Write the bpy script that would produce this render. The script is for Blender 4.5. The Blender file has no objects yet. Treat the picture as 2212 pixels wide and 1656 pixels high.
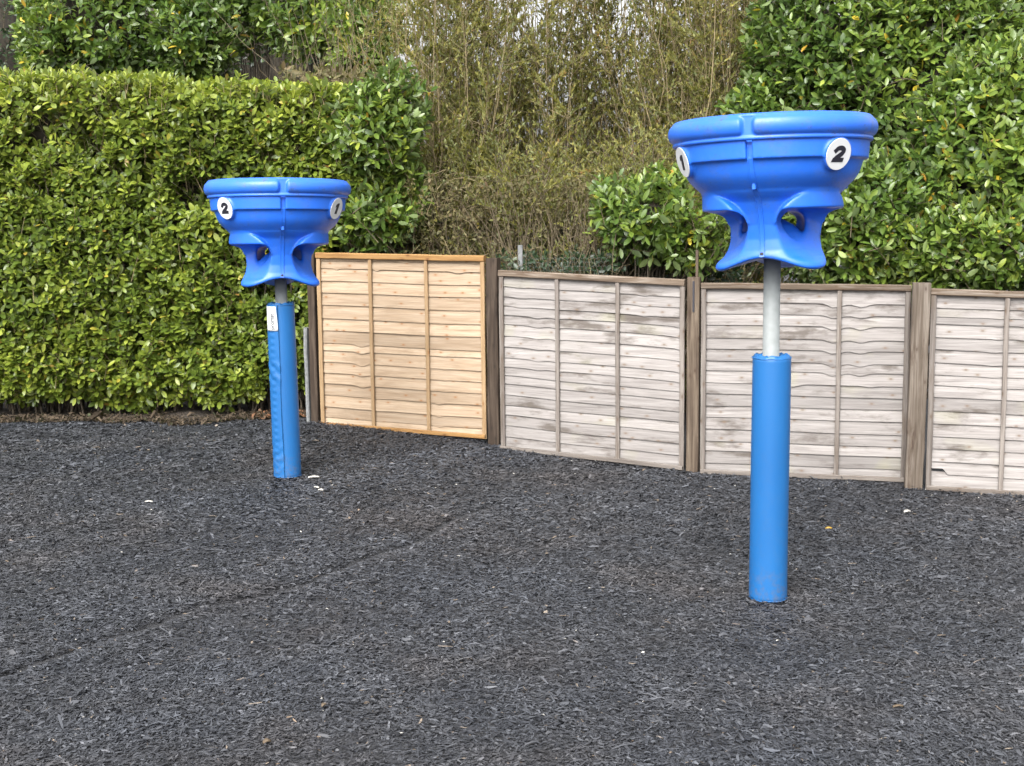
import bpy, math, random
import numpy as np
from mathutils import Matrix, Vector

random.seed(7)
RNG = np.random.default_rng(11)
SC = bpy.context.scene
COL = SC.collection
rad = math.radians

# ------------------------------------------------------------------ camera
CAM_Z = 2.14
FPX, PW, PH = 2960.0, 2212.0, 1656.0          # focal length in pixels of the measured picture
cd = bpy.data.cameras.new('camera')
cam = bpy.data.objects.new('camera', cd)
COL.objects.link(cam)
CAMROT = Matrix.Rotation(rad(90) - math.atan(398 / 2960), 3, 'X') @ Matrix.Rotation(-0.011, 3, 'Z')
cam.matrix_world = Matrix.Translation((0, 0, CAM_Z)) @ CAMROT.to_4x4()
cd.sensor_width = 36.0
cd.lens = 36.0 * FPX / PW
cd.clip_start = 0.05
cd.clip_end = 3000
SC.camera = cam

# ------------------------------------------------------------------ world, sun, exposure
SUN_AZ, SUN_EL = 200.0, 46.0                   # compass-like azimuth from +Y clockwise; behind the camera, a little left
world = bpy.data.worlds.new('World')
SC.world = world
world.use_nodes = True
wn = world.node_tree
wn.nodes.clear()
wo = wn.nodes.new('ShaderNodeOutputWorld')
bg = wn.nodes.new('ShaderNodeBackground')
hs = wn.nodes.new('ShaderNodeHueSaturation')
sky = wn.nodes.new('ShaderNodeTexSky')
sky.sky_type = 'NISHITA'
sky.sun_disc = False
sky.sun_elevation = rad(SUN_EL)
sky.sun_rotation = rad(SUN_AZ)
sky.air_density = 1.0
sky.dust_density = 6.0
sky.ozone_density = 1.0
hs.inputs['Saturation'].default_value = 0.12
bg.inputs['Strength'].default_value = 0.15
wn.links.new(sky.outputs[0], hs.inputs['Color'])
wn.links.new(hs.outputs[0], bg.inputs['Color'])
wn.links.new(bg.outputs[0], wo.inputs['Surface'])

sd = bpy.data.lights.new('sun', 'SUN')
sd.energy = 1.1
sd.angle = rad(40)
sd.color = (1.0, 0.965, 0.91)
sun = bpy.data.objects.new('sun', sd)
COL.objects.link(sun)
_a, _e = rad(SUN_AZ), rad(SUN_EL)
sdir = Vector((math.sin(_a) * math.cos(_e), math.cos(_a) * math.cos(_e), math.sin(_e)))
sun.rotation_euler = sdir.to_track_quat('Z', 'Y').to_euler()
sun.location = sdir * 30

SC.view_settings.view_transform = 'Standard'
SC.view_settings.look = 'None'
SC.view_settings.exposure = 1.45
SC.view_settings.gamma = 1.0
SC.view_settings.use_curve_mapping = False
SC.cycles.max_bounces = 6
SC.cycles.diffuse_bounces = 3
SC.cycles.glossy_bounces = 2
SC.cycles.transmission_bounces = 4
SC.cycles.transparent_max_bounces = 4


# ------------------------------------------------------------------ helpers
def at(x, y, Y):
    """world point on the sight line of a picture point, at the given distance in front of the camera"""
    d = CAMROT @ Vector(((x - PW / 2) / FPX, -(y - PH / 2) / FPX, -1.0))
    return Vector((0, 0, CAM_Z)) + d * (Y / d.y)


def tag(o, label=None, cat=None, group=None, kind=None):
    if label: o['label'] = label
    if cat: o['category'] = cat
    if group: o['group'] = group
    if kind: o['kind'] = kind
    return o


def empty(name, loc, rz=0.0):
    o = bpy.data.objects.new(name, None)
    o.location = loc
    o.rotation_euler = (0, 0, rz)
    o.empty_display_size = 0.2
    COL.objects.link(o)
    return o


def link(name, me, mats=None, parent=None):
    o = bpy.data.objects.new(name, me)
    COL.objects.link(o)
    if mats is not None:
        for m in (mats if isinstance(mats, (list, tuple)) else [mats]):
            me.materials.append(m)
    if parent is not None:
        o.parent = parent
    return o


def np_mesh(name, V, F, smooth=True, attrs=None, mat_index=None):
    """V (n,3); F (m,k) array with k = 3 or 4"""
    V = np.ascontiguousarray(V, np.float32)
    F = np.ascontiguousarray(F, np.int32)
    me = bpy.data.meshes.new(name)
    me.vertices.add(len(V))
    me.vertices.foreach_set('co', V.ravel())
    me.loops.add(F.size)
    me.loops.foreach_set('vertex_index', F.ravel())
    me.polygons.add(len(F))
    me.polygons.foreach_set('loop_start', np.arange(0, F.size, F.shape[1], dtype=np.int32))
    if mat_index is not None:
        me.polygons.foreach_set('material_index', np.ascontiguousarray(mat_index, np.int32))
    me.update(calc_edges=True)
    me.polygons.foreach_set('use_smooth', np.full(len(F), smooth, bool))
    for k, v in (attrs or {}).items():
        a = me.attributes.new(k, 'FLOAT', 'POINT')
        a.data.foreach_set('value', np.ascontiguousarray(v, np.float32))
    return me


def py_mesh(name, V, F, smooth=False):
    me = bpy.data.meshes.new(name)
    me.from_pydata([tuple(map(float, v)) for v in V], [], [tuple(int(i) for i in f) for f in F])
    me.update()
    if smooth:
        for p in me.polygons: p.use_smooth = True
    return me


def grid_faces(nu, nv, wrap_u=False, wrap_v=False, off=0):
    """quads of a (nu, nv) vertex grid, index = i*nv + j"""
    iu = np.arange(nu if wrap_u else nu - 1)
    jv = np.arange(nv if wrap_v else nv - 1)
    I, J = np.meshgrid(iu, jv, indexing='ij')
    I2, J2 = (I + 1) % nu, (J + 1) % nv
    return np.stack([I * nv + J, I2 * nv + J, I2 * nv + J2, I * nv + J2], -1).reshape(-1, 4) + off


class Sines:
    """smooth random field from a few sine waves"""
    def __init__(self, seed, n=14, f0=0.6, f1=6.0, dim=3):
        r = np.random.default_rng(seed)
        self.f = np.exp(r.uniform(np.log(f0), np.log(f1), n))
        d = r.normal(size=(n, dim)); d /= np.linalg.norm(d, axis=1)[:, None]
        self.k = d * self.f[:, None]
        self.ph = r.uniform(0, 6.28, n)
        self.a = self.f ** -0.6
        self.a /= np.sqrt((self.a ** 2).sum() / 2)

    def __call__(self, *c):
        c = np.broadcast_arrays(*[np.asarray(x, float) for x in c])
        out = 0.0
        for k, p, a in zip(self.k, self.ph, self.a):
            arg = p
            for q, x in enumerate(c): arg = arg + k[q] * x
            out = out + a * np.sin(arg)
        return out


def norm(v):
    return v / np.maximum(np.linalg.norm(v, axis=-1, keepdims=True), 1e-9)


# ------------------------------------------------------------------ materials
def new_mat(name):
    m = bpy.data.materials.new(name)
    m.use_nodes = True
    nt = m.node_tree
    b = nt.nodes['Principled BSDF']
    return m, nt, b


def N(nt, typ, **kw):
    n = nt.nodes.new(typ)
    for k, v in kw.items():
        if hasattr(n, k) and not k[0].isupper():
            setattr(n, k, v)
        else:
            n.inputs[k].default_value = v
    return n


def ramp(nt, src, stops, interp='LINEAR'):
    r = nt.nodes.new('ShaderNodeValToRGB')
    r.color_ramp.interpolation = interp
    e = r.color_ramp.elements
    while len(e) < len(stops): e.new(0.5)
    for q, (p, c) in zip(e, stops):
        q.position = p
        q.color = (c[0], c[1], c[2], 1) if not np.isscalar(c) else (c, c, c, 1)
    nt.links.new(src, r.inputs[0])
    return r


def mixc(nt, fac, a, b, mode='MIX'):
    m = nt.nodes.new('ShaderNodeMix')
    m.data_type = 'RGBA'
    m.blend_type = mode
    for sock, val in ((m.inputs[0], fac), (m.inputs[6], a), (m.inputs[7], b)):
        if hasattr(val, 'is_linked'):
            nt.links.new(val, sock)
        elif np.isscalar(val):
            sock.default_value = val
        else:
            sock.default_value = (val[0], val[1], val[2], 1)
    return m.outputs[2]


def bump(nt, b, height, strength, dist):
    n = nt.nodes.new('ShaderNodeBump')
    n.inputs['Strength'].default_value = strength
    n.inputs['Distance'].default_value = dist
    nt.links.new(height, n.inputs['Height'])
    nt.links.new(n.outputs[0], b.inputs['Normal'])
    return n


def leaf_mat(name, stops, rough=0.38, trans=0.28, spec=0.5, under=1.35):
    m, nt, b = new_mat(name)
    at_ = N(nt, 'ShaderNodeAttribute', attribute_name='rnd')
    r = ramp(nt, at_.outputs['Fac'], stops)
    geo = N(nt, 'ShaderNodeNewGeometry')
    noi = N(nt, 'ShaderNodeTexNoise', Scale=9.0, Detail=2.0)
    tc = N(nt, 'ShaderNodeTexCoord')
    nt.links.new(tc.outputs['Object'], noi.inputs['Vector'])
    vr = ramp(nt, noi.outputs[0], [(0.3, 0.8), (0.7, 1.12)])
    c = mixc(nt, 1.0, r.outputs[0], vr.outputs[0], 'MULTIPLY')
    light = mixc(nt, 0.35, c, (0.30, 0.36, 0.20))
    c2 = mixc(nt, geo.outputs['Backfacing'], c, light)
    nt.links.new(c2, b.inputs['Base Color'])
    b.inputs['Roughness'].default_value = rough
    b.inputs['Specular IOR Level'].default_value = spec
    tr = N(nt, 'ShaderNodeBsdfTranslucent')
    tcl = mixc(nt, 1.0, c, (1.25, 1.3, 0.6), 'MULTIPLY')
    nt.links.new(tcl, tr.inputs['Color'])
    ms = nt.nodes.new('ShaderNodeMixShader')
    ms.inputs[0].default_value = trans
    nt.links.new(b.outputs[0], ms.inputs[1])
    nt.links.new(tr.outputs[0], ms.inputs[2])
    nt.links.new(ms.outputs[0], nt.nodes['Material Output'].inputs['Surface'])
    return m


M = {}
M['hedge_leaf'] = leaf_mat('hedge_leaf', [(0.0, (0.048, 0.080, 0.014)), (0.35, (0.100, 0.148, 0.020)), (0.7, (0.205, 0.255, 0.034)),
                                          (0.93, (0.290, 0.330, 0.050)), (0.97, (0.33, 0.28, 0.04)), (1.0, (0.20, 0.10, 0.03))])
M['laurel_leaf'] = leaf_mat('laurel_leaf', [(0.0, (0.040, 0.080, 0.018)), (0.4, (0.078, 0.135, 0.024)), (0.75, (0.150, 0.215, 0.034)),
                                            (0.93, (0.260, 0.310, 0.050)), (0.97, (0.45, 0.34, 0.03)), (1.0, (0.30, 0.16, 0.03))], rough=0.33)
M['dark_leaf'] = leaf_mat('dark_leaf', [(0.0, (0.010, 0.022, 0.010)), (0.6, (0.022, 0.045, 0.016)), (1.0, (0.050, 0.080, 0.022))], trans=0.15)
M['thicket_leaf'] = leaf_mat('thicket_leaf', [(0.0, (0.095, 0.102, 0.024)), (0.5, (0.195, 0.190, 0.046)), (0.85, (0.30, 0.265, 0.072)),
                                              (1.0, (0.26, 0.16, 0.06))], rough=0.5, trans=0.4, spec=0.3)
M['bramble_leaf'] = leaf_mat('bramble_leaf', [(0.0, (0.065, 0.066, 0.024)), (0.6, (0.135, 0.120, 0.050)), (1.0, (0.18, 0.125, 0.075))], rough=0.55, trans=0.2, spec=0.3)
M['dry_leaf'] = leaf_mat('dry_leaf', [(0.0, (0.026, 0.019, 0.013)), (0.5, (0.066, 0.049, 0.034)), (0.8, (0.15, 0.115, 0.080)), (1.0, (0.18, 0.075, 0.035))],
                         rough=0.7, trans=0.1, spec=0.2)


def bark_mat(name, c0, c1, scale=30):
    m, nt, b = new_mat(name)
    tc = N(nt, 'ShaderNodeTexCoord')
    noi = N(nt, 'ShaderNodeTexNoise', Scale=scale, Detail=4.0)
    nt.links.new(tc.outputs['Object'], noi.inputs['Vector'])
    r = ramp(nt, noi.outputs[0], [(0.3, c0), (0.7, c1)])
    nt.links.new(r.outputs[0], b.inputs['Base Color'])
    b.inputs['Roughness'].default_value = 0.8
    bump(nt, b, noi.outputs[0], 0.5, 0.01)
    return m


M['bark'] = bark_mat('bark', (0.035, 0.026, 0.018), (0.10, 0.08, 0.055))
M['twig'] = bark_mat('twig', (0.105, 0.082, 0.042), (0.26, 0.205, 0.105), 14)
M['twig_pale'] = bark_mat('twig_pale', (0.13, 0.10, 0.07), (0.32, 0.27, 0.20), 14)
M['twig_dark'] = bark_mat('twig_dark', (0.06, 0.046, 0.028), (0.15, 0.115, 0.068), 14)
M['dark_core'] = bark_mat('dark_core', (0.012, 0.010, 0.007), (0.045, 0.036, 0.022), 22)  # dark brown of the solid cores standing for shaded inner twigs


def plastic_mat(name, col, rough=0.32, dirt=0.35):
    m, nt, b = new_mat(name)
    tc = N(nt, 'ShaderNodeTexCoord')
    n1 = N(nt, 'ShaderNodeTexNoise', Scale=7.0, Detail=6.0, Roughness=0.7)
    nt.links.new(tc.outputs['Object'], n1.inputs['Vector'])
    n2 = N(nt, 'ShaderNodeTexNoise', Scale=60.0, Detail=3.0)
    nt.links.new(tc.outputs['Object'], n2.inputs['Vector'])
    d = ramp(nt, n1.outputs[0], [(0.53, 0.0), (0.74, dirt)])
    fade = ramp(nt, n1.outputs[0], [(0.3, 0.0), (0.6, 0.10)])
    c = mixc(nt, fade.outputs[0], col, (col[0] + 0.10, col[1] + 0.10, col[2] + 0.05))
    c = mixc(nt, d.outputs[0], c, (0.07, 0.10, 0.17))
    n4 = N(nt, 'ShaderNodeTexNoise', Scale=42.0, Detail=4.0, Roughness=0.75)
    mp_ = N(nt, 'ShaderNodeMapping')
    mp_.inputs['Scale'].default_value = (1, 1, 2.2)
    nt.links.new(tc.outputs['Object'], mp_.inputs['Vector'])
    nt.links.new(mp_.outputs[0], n4.inputs['Vector'])
    sc_ = ramp(nt, n4.outputs[0], [(0.57, 0.0), (0.68, 0.9)])
    wh_ = ramp(nt, n1.outputs[0], [(0.46, 0.0), (0.60, min(1.0, dirt * 1.6))])
    sm_ = mixc(nt, 1.0, sc_.outputs[0], wh_.outputs[0], 'MULTIPLY')
    c = mixc(nt, sm_, c, (0.035, 0.045, 0.07))
    nt.links.new(c, b.inputs['Base Color'])
    rr = ramp(nt, n2.outputs[0], [(0.3, rough), (0.8, rough + 0.16)])
    nt.links.new(rr.outputs[0], b.inputs['Roughness'])
    bump(nt, b, n2.outputs[0], 0.05, 0.004)
    return m


BLUE = (0.010, 0.118, 0.60)
M['blue'] = plastic_mat('moulded_blue_plastic', BLUE, 0.36, 0.32)
M['blue_rim'] = plastic_mat('moulded_blue_rim', (0.018, 0.125, 0.60), 0.34, 0.85)


def vinyl_mat():
    m, nt, b = new_mat('blue_vinyl')
    tc = N(nt, 'ShaderNodeTexCoord')
    n1 = N(nt, 'ShaderNodeTexNoise', Scale=5.0, Detail=4.0)
    mp = N(nt, 'ShaderNodeMapping')
    mp.inputs['Scale'].default_value = (1, 1, 0.35)
    nt.links.new(tc.outputs['Object'], mp.inputs['Vector'])
    nt.links.new(mp.outputs[0], n1.inputs['Vector'])
    n2 = N(nt, 'ShaderNodeTexNoise', Scale=180.0, Detail=2.0)
    nt.links.new(tc.outputs['Object'], n2.inputs['Vector'])
    r = ramp(nt, n1.outputs[0], [(0.3, (0.009, 0.092, 0.272)), (0.7, (0.012, 0.108, 0.305))])
    # scuffs and dust kicked up from the mulch
    sz_ = N(nt, 'ShaderNodeSeparateXYZ')
    nt.links.new(tc.outputs['Object'], sz_.inputs[0])
    n3 = N(nt, 'ShaderNodeTexNoise', Scale=26.0, Detail=5.0, Roughness=0.7)
    nt.links.new(tc.outputs['Object'], n3.inputs['Vector'])
    hz_ = ramp(nt, sz_.outputs[2], [(0.0, 1.0), (0.22, 0.12), (1.0, 0.04)])
    sp_ = ramp(nt, n3.outputs[0], [(0.46, 0.0), (0.72, 0.75)])
    dm_ = mixc(nt, 1.0, hz_.outputs[0], sp_.outputs[0], 'MULTIPLY')
    cc_ = mixc(nt, dm_, r.outputs[0], (0.10, 0.095, 0.09))
    nt.links.new(cc_, b.inputs['Base Color'])
    b.inputs['Roughness'].default_value = 0.45
    b.inputs['Specular IOR Level'].default_value = 0.4
    nt2 = mixc(nt, 0.85, n2.outputs[0], n1.outputs[0])
    bump(nt, b, nt2, 0.25, 0.012)
    return m


M['vinyl'] = vinyl_mat()


def flat_mat(name, col, rough=0.5, metal=0.0, var=0.0, scale=20):
    m, nt, b = new_mat(name)
    b.inputs['Roughness'].default_value = rough
    b.inputs['Metallic'].default_value = metal
    tc = N(nt, 'ShaderNodeTexCoord')
    n1 = N(nt, 'ShaderNodeTexNoise', Scale=scale, Detail=5.0)
    nt.links.new(tc.outputs['Object'], n1.inputs['Vector'])
    lo = tuple(max(0, x * (1 - var)) for x in col); hi = tuple(min(1, x * (1 + var)) for x in col)
    r = ramp(nt, n1.outputs[0], [(0.3, lo), (0.7, hi)])
    nt.links.new(r.outputs[0], b.inputs['Base Color'])
    return m


M['white'] = flat_mat('badge_white', (0.55, 0.56, 0.57), 0.35, 0, 0.03)
M['black'] = flat_mat('badge_black', (0.014, 0.014, 0.022), 0.4, 0, 0.1)
M['label_grey'] = flat_mat('label_grey', (0.06, 0.062, 0.07), 0.5)
M['steel'] = flat_mat('galvanised_steel', (0.185, 0.20, 0.20), 0.6, 0.0, 0.10, 26)
M['dark_steel'] = flat_mat('dark_steel', (0.05, 0.05, 0.06), 0.45, 0.6, 0.1)
M['chip_white'] = flat_mat('pale_chip', (0.48, 0.46, 0.42), 0.6, 0, 0.2, 60)
M['chip_yellow'] = flat_mat('yellow_chip', (0.42, 0.25, 0.04), 0.5, 0, 0.15, 60)
M['concrete'] = flat_mat('concrete', (0.17, 0.175, 0.175), 0.9, 0, 0.3, 30)
M['wire'] = flat_mat('wire', (0.16, 0.18, 0.18), 0.5, 0.6, 0.15, 60)


def wood_mat(name, dark, mid, light, stain, stain_amt, knot_col, green=0.0, axis='X'):
    """sawn softwood: grain runs along local X (slats) or Z (posts, battens)"""
    m, nt, b = new_mat(name)
    tc = N(nt, 'ShaderNodeTexCoord')
    oi = N(nt, 'ShaderNodeObjectInfo')
    add = N(nt, 'ShaderNodeVectorMath', operation='ADD')
    sc = N(nt, 'ShaderNodeVectorMath', operation='SCALE')
    cmb = N(nt, 'ShaderNodeCombineXYZ')
    for i in range(3): nt.links.new(oi.outputs['Random'], cmb.inputs[i])
    nt.links.new(cmb.outputs[0], sc.inputs[0])
    sc.inputs['Scale'].default_value = 37.0
    nt.links.new(tc.outputs['Object'], add.inputs[0])
    nt.links.new(sc.outputs[0], add.inputs[1])
    mp = N(nt, 'ShaderNodeMapping')
    mp.inputs['Scale'].default_value = (2.0, 40, 40) if axis == 'X' else (40, 40, 2.0)
    nt.links.new(add.outputs[0], mp.inputs['Vector'])
    g = N(nt, 'ShaderNodeTexNoise', Scale=1.0, Detail=5.0, Roughness=0.6, Distortion=0.6)
    nt.links.new(mp.outputs[0], g.inputs['Vector'])
    mp2 = N(nt, 'ShaderNodeMapping')
    mp2.inputs['Scale'].default_value = (6, 190, 190) if axis == 'X' else (190, 190, 6)
    nt.links.new(add.outputs[0], mp2.inputs['Vector'])
    g2 = N(nt, 'ShaderNodeTexNoise', Scale=1.0, Detail=3.0)
    nt.links.new(mp2.outputs[0], g2.inputs['Vector'])
    r = ramp(nt, g.outputs[0], [(0.28, dark), (0.5, mid), (0.74, light)])
    fine = ramp(nt, g2.outputs[0], [(0.25, 0.80), (0.65, 1.06)])
    c = mixc(nt, 1.0, r.outputs[0], fine.outputs[0], 'MULTIPLY')
    # each board its own tone
    tone = ramp(nt, oi.outputs['Random'], [(0.0, 0.80), (0.5, 0.98), (1.0, 1.10)])
    c = mixc(nt, 1.0, c, tone.outputs[0], 'MULTIPLY')
    # damp stains: long patches with soft edges
    mp3 = N(nt, 'ShaderNodeMapping')
    mp3.inputs['Scale'].default_value = (1.7, 6, 6) if axis == 'X' else (9, 9, 1.6)
    nt.links.new(add.outputs[0], mp3.inputs['Vector'])
    g3 = N(nt, 'ShaderNodeTexNoise', Scale=1.0, Detail=6.0, Roughness=0.65)
    nt.links.new(mp3.outputs[0], g3.inputs['Vector'])
    st = ramp(nt, g3.outputs[0], [(0.545, 0.0), (0.65, stain_amt)])
    c = mixc(nt, st.outputs[0], c, stain)
    if green > 0:
        g4 = N(nt, 'ShaderNodeTexNoise', Scale=2.2, Detail=3.0)
        nt.links.new(add.outputs[0], g4.inputs['Vector'])
        gr = ramp(nt, g4.outputs[0], [(0.6, 0.0), (0.8, green)])
        c = mixc(nt, gr.outputs[0], c, (0.30, 0.30, 0.15))
    # knots
    mp4 = N(nt, 'ShaderNodeMapping')
    mp4.inputs['Scale'].default_value = (3.6, 0, 6.5) if axis == 'X' else (6.5, 0, 3.0)
    nt.links.new(add.outputs[0], mp4.inputs['Vector'])
    sx_ = N(nt, 'ShaderNodeSeparateXYZ'); cx_ = N(nt, 'ShaderNodeCombineXYZ')
    nt.links.new(mp4.outputs[0], sx_.inputs[0])
    nt.links.new(sx_.outputs[0], cx_.inputs[0]); nt.links.new(sx_.outputs[2], cx_.inputs[1])
    vo = N(nt, 'ShaderNodeTexVoronoi', voronoi_dimensions='2D', feature='F1')
    vo.inputs['Scale'].default_value = 1.0
    nt.links.new(cx_.outputs[0], vo.inputs['Vector'])
    kn = ramp(nt, vo.outputs['Distance'], [(0.030, 0.8), (0.05, 0.32), (0.12, 0.0)])
    c = mixc(nt, kn.outputs[0], c, knot_col)
    nt.links.new(c, b.inputs['Base Color'])
    b.inputs['Roughness'].default_value = 0.75
    b.inputs['Specular IOR Level'].default_value = 0.25
    h = mixc(nt, 0.5, g.outputs[0], g2.outputs[0])
    bump(nt, b, h, 0.45, 0.004)
    return m


M['new_pine'] = wood_mat('new_pine', (0.275, 0.195, 0.125), (0.355, 0.266, 0.184), (0.42, 0.332, 0.245), (0.21, 0.145, 0.09), 0.5, (0.22, 0.10, 0.035))
M['new_pine_v'] = wood_mat('new_pine_batten', (0.24, 0.15, 0.075), (0.32, 0.215, 0.118), (0.37, 0.265, 0.16), (0.22, 0.13, 0.06), 0.4, (0.2, 0.09, 0.03), axis='Z')
M['new_rail'] = wood_mat('new_pine_rail', (0.22, 0.11, 0.04), (0.30, 0.165, 0.06), (0.34, 0.205, 0.085), (0.17, 0.08, 0.025), 0.6, (0.10, 0.04, 0.015), axis='Z')
GREYW = ((0.178, 0.161, 0.152), (0.256, 0.236, 0.224), (0.322, 0.302, 0.288))
M['old_slat'] = wood_mat('weathered_slat', *GREYW, (0.060, 0.046, 0.035), 0.72, (0.14, 0.10, 0.07), green=0.3)
M['old_batten'] = wood_mat('weathered_batten', (0.10, 0.083, 0.072), (0.17, 0.147, 0.130), (0.24, 0.215, 0.193), (0.10, 0.075, 0.055), 0.6, (0.1, 0.07, 0.05), axis='Z')
M['old_rail'] = wood_mat('weathered_rail', (0.07, 0.050, 0.036), (0.13, 0.097, 0.070), (0.27, 0.235, 0.20), (0.07, 0.04, 0.022), 0.8, (0.08, 0.05, 0.03), axis='Z')
M['post_wood'] = wood_mat('post_wood', (0.045, 0.032, 0.023), (0.09, 0.066, 0.047), (0.17, 0.135, 0.10), (0.045, 0.03, 0.02), 0.7, (0.05, 0.03, 0.02), axis='Z')
M['post_dark'] = wood_mat('post_wood_dark', (0.022, 0.015, 0.011), (0.045, 0.031, 0.022), (0.10, 0.075, 0.055), (0.014, 0.010, 0.008), 0.8, (0.02, 0.014, 0.01), axis='Z')
M['post_grey'] = wood_mat('post_wood_grey', (0.060, 0.045, 0.033), (0.115, 0.092, 0.072), (0.20, 0.172, 0.145), (0.055, 0.036, 0.025), 0.95, (0.06, 0.04, 0.03), axis='Z')


def mulch_mats():
    m, nt, b = new_mat('rubber_shred')
    a = N(nt, 'ShaderNodeAttribute', attribute_name='rnd')
    r = ramp(nt, a.outputs['Fac'], [(0.0, (0.022, 0.0225, 0.026)), (0.5, (0.052, 0.0535, 0.059)), (0.9, (0.104, 0.107, 0.117)), (0.965, (0.15, 0.15, 0.16)),
                                    (0.98, (0.16, 0.12, 0.085)), (1.0, (0.22, 0.18, 0.14))])
    tc = N(nt, 'ShaderNodeTexCoord')
    n1 = N(nt, 'ShaderNodeTexNoise', Scale=0.75, Detail=5.0, Roughness=0.65)
    nt.links.new(tc.outputs['Object'], n1.inputs['Vector'])
    tint = ramp(nt, n1.outputs[0], [(0.36, (0.88, 0.92, 0.98)), (0.52, (0.98, 0.99, 1.01)), (0.68, (1.12, 1.02, 0.95))])
    c = mixc(nt, 1.0, r.outputs[0], tint.outputs[0], 'MULTIPLY')
    nt.links.new(c, b.inputs['Base Color'])
    b.inputs['Roughness'].default_value = 0.5
    b.inputs['Specular IOR Level'].default_value = 0.30
    g, nt, b = new_mat('mulch_bed')
    tc = N(nt, 'ShaderNodeTexCoord')
    mp = N(nt, 'ShaderNodeMapping')
    nt.links.new(tc.outputs['Object'], mp.inputs['Vector'])
    n1 = N(nt, 'ShaderNodeTexNoise', Scale=70.0, Detail=5.0, Roughness=0.7, Distortion=1.0)
    nt.links.new(mp.outputs[0], n1.inputs['Vector'])
    r = ramp(nt, n1.outputs[0], [(0.3, (0.012, 0.012, 0.014)), (0.7, (0.055, 0.056, 0.062))])
    nt.links.new(r.outputs[0], b.inputs['Base Color'])
    b.inputs['Roughness'].default_value = 0.7
    bump(nt, b, n1.outputs[0], 0.9, 0.02)
    s, nt, b = new_mat('soil')
    tc = N(nt, 'ShaderNodeTexCoord')
    n1 = N(nt, 'ShaderNodeTexNoise', Scale=22.0, Detail=6.0, Roughness=0.7)
    nt.links.new(tc.outputs['Object'], n1.inputs['Vector'])
    r = ramp(nt, n1.outputs[0], [(0.3, (0.016, 0.012, 0.009)), (0.7, (0.060, 0.044, 0.032))])
    nt.links.new(r.outputs[0], b.inputs['Base Color'])
    b.inputs['Roughness'].default_value = 0.95
    bump(nt, b, n1.outputs[0], 0.8, 0.03)
    return m, g, s


M['shred'], M['mulch'], M['soil'] = mulch_mats()

# ------------------------------------------------------------------ ground
_G = np.array([(-1.746, 12.4, .163), (-.222, 11.7, .070), (-.089, 11.5, .030), (1.381, 10.8, -.030), (1.497, 10.75, -.046), (3.04, 10.4, -.066), (3.144, 10.2, -.085),
               (3.824, 10.05, -.105), (-1.716, 10.3, .030), (1.408, 7.3, -.061), (-4.84, 12.6, .133), (-3.2, 12.6, .12), (-2.2, 12.6, .12), (-.02, 5.1, -.055), (-2.4, 6.2, -.05), (-.16, 9.5, .0), (2, 5.5, -.06)])


def _plane(x, y):
    return -0.03 - 0.012 * np.clip(x, -8, 8) + 0.006 * np.clip(y - 8, -8, 8)


_K = np.exp(-((_G[:, None, :2] - _G[None, :, :2]) ** 2).sum(-1) / (2 * 1.5 ** 2)) + 0.25 * np.eye(len(_G))
_Wt = np.linalg.solve(_K, _G[:, 2] - _plane(_G[:, 0], _G[:, 1]))
_und = Sines(5, 10, 0.8, 5.0, 2)


def g0(x, y):
    x = np.asarray(x, float); y = np.asarray(y, float)
    z = _plane(x, y)
    for (gx, gy, _), w in zip(_G, _Wt):
        z = z + w * np.exp(-((x - gx) ** 2 + (y - gy) ** 2) / (2 * 1.5 ** 2))
    return z + 0.008 * _und(x, y) * np.exp(-((x / 9) ** 2 + ((y - 8) / 9) ** 2))


def hit_ground(px, py):
    """point of the ground seen at a picture point"""
    o = Vector((0, 0, CAM_Z))
    d = CAMROT @ Vector(((px - PW / 2) / FPX, -(py - PH / 2) / FPX, -1.0))
    d = d / d.y
    lo, hi = 0.5, 22.0
    for _ in range(40):
        mid = (lo + hi) / 2
        p = o + d * mid
        if p.z > float(g0(p.x, p.y)): lo = mid
        else: hi = mid
    return o + d * lo


CR = np.array([tuple(hit_ground(x, y))[:2] for x, y in ((-160, 1515), (0, 1462), (150, 1408), (330, 1350), (430, 1312), (560, 1290), (660, 1262), (790, 1205), (900, 1172), (970, 1125), (1080, 1088))])


def crease_dist(x, y):
    x = np.asarray(x, float); y = np.asarray(y, float)
    best = np.full(np.broadcast(x, y).shape, 9.0)
    for (ax, ay), (bx, by) in zip(CR[:-1], CR[1:]):
        dx, dy = bx - ax, by - ay
        t = np.clip(((x - ax) * dx + (y - ay) * dy) / (dx * dx + dy * dy), 0, 1)
        best = np.minimum(best, np.hypot(x - ax - t * dx, y - ay - t * dy))
    return best


def ground_z(x, y):
    return g0(x, y) - 0.030 * np.exp(-(crease_dist(x, y) / 0.036) ** 2)


def build_ground():
    xs = np.concatenate([[-600, -120, -40, -18], np.linspace(-10, 10, 241), [18, 40, 120, 600]])
    ys = np.concatenate([[-600, -120, -30, -8], np.linspace(-2, 18, 221), [30, 60, 200, 900]])
    X, Y = np.meshgrid(xs, ys, indexing='ij')
    Z = ground_z(X, Y)
    me = np_mesh('ground', np.stack([X, Y, Z], -1).reshape(-1, 3), grid_faces(len(xs), len(ys)))
    tag(link('ground', me, M['mulch']), 'dark rubber mulch play surface sloping down to the right', kind='structure')


build_ground()


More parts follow.
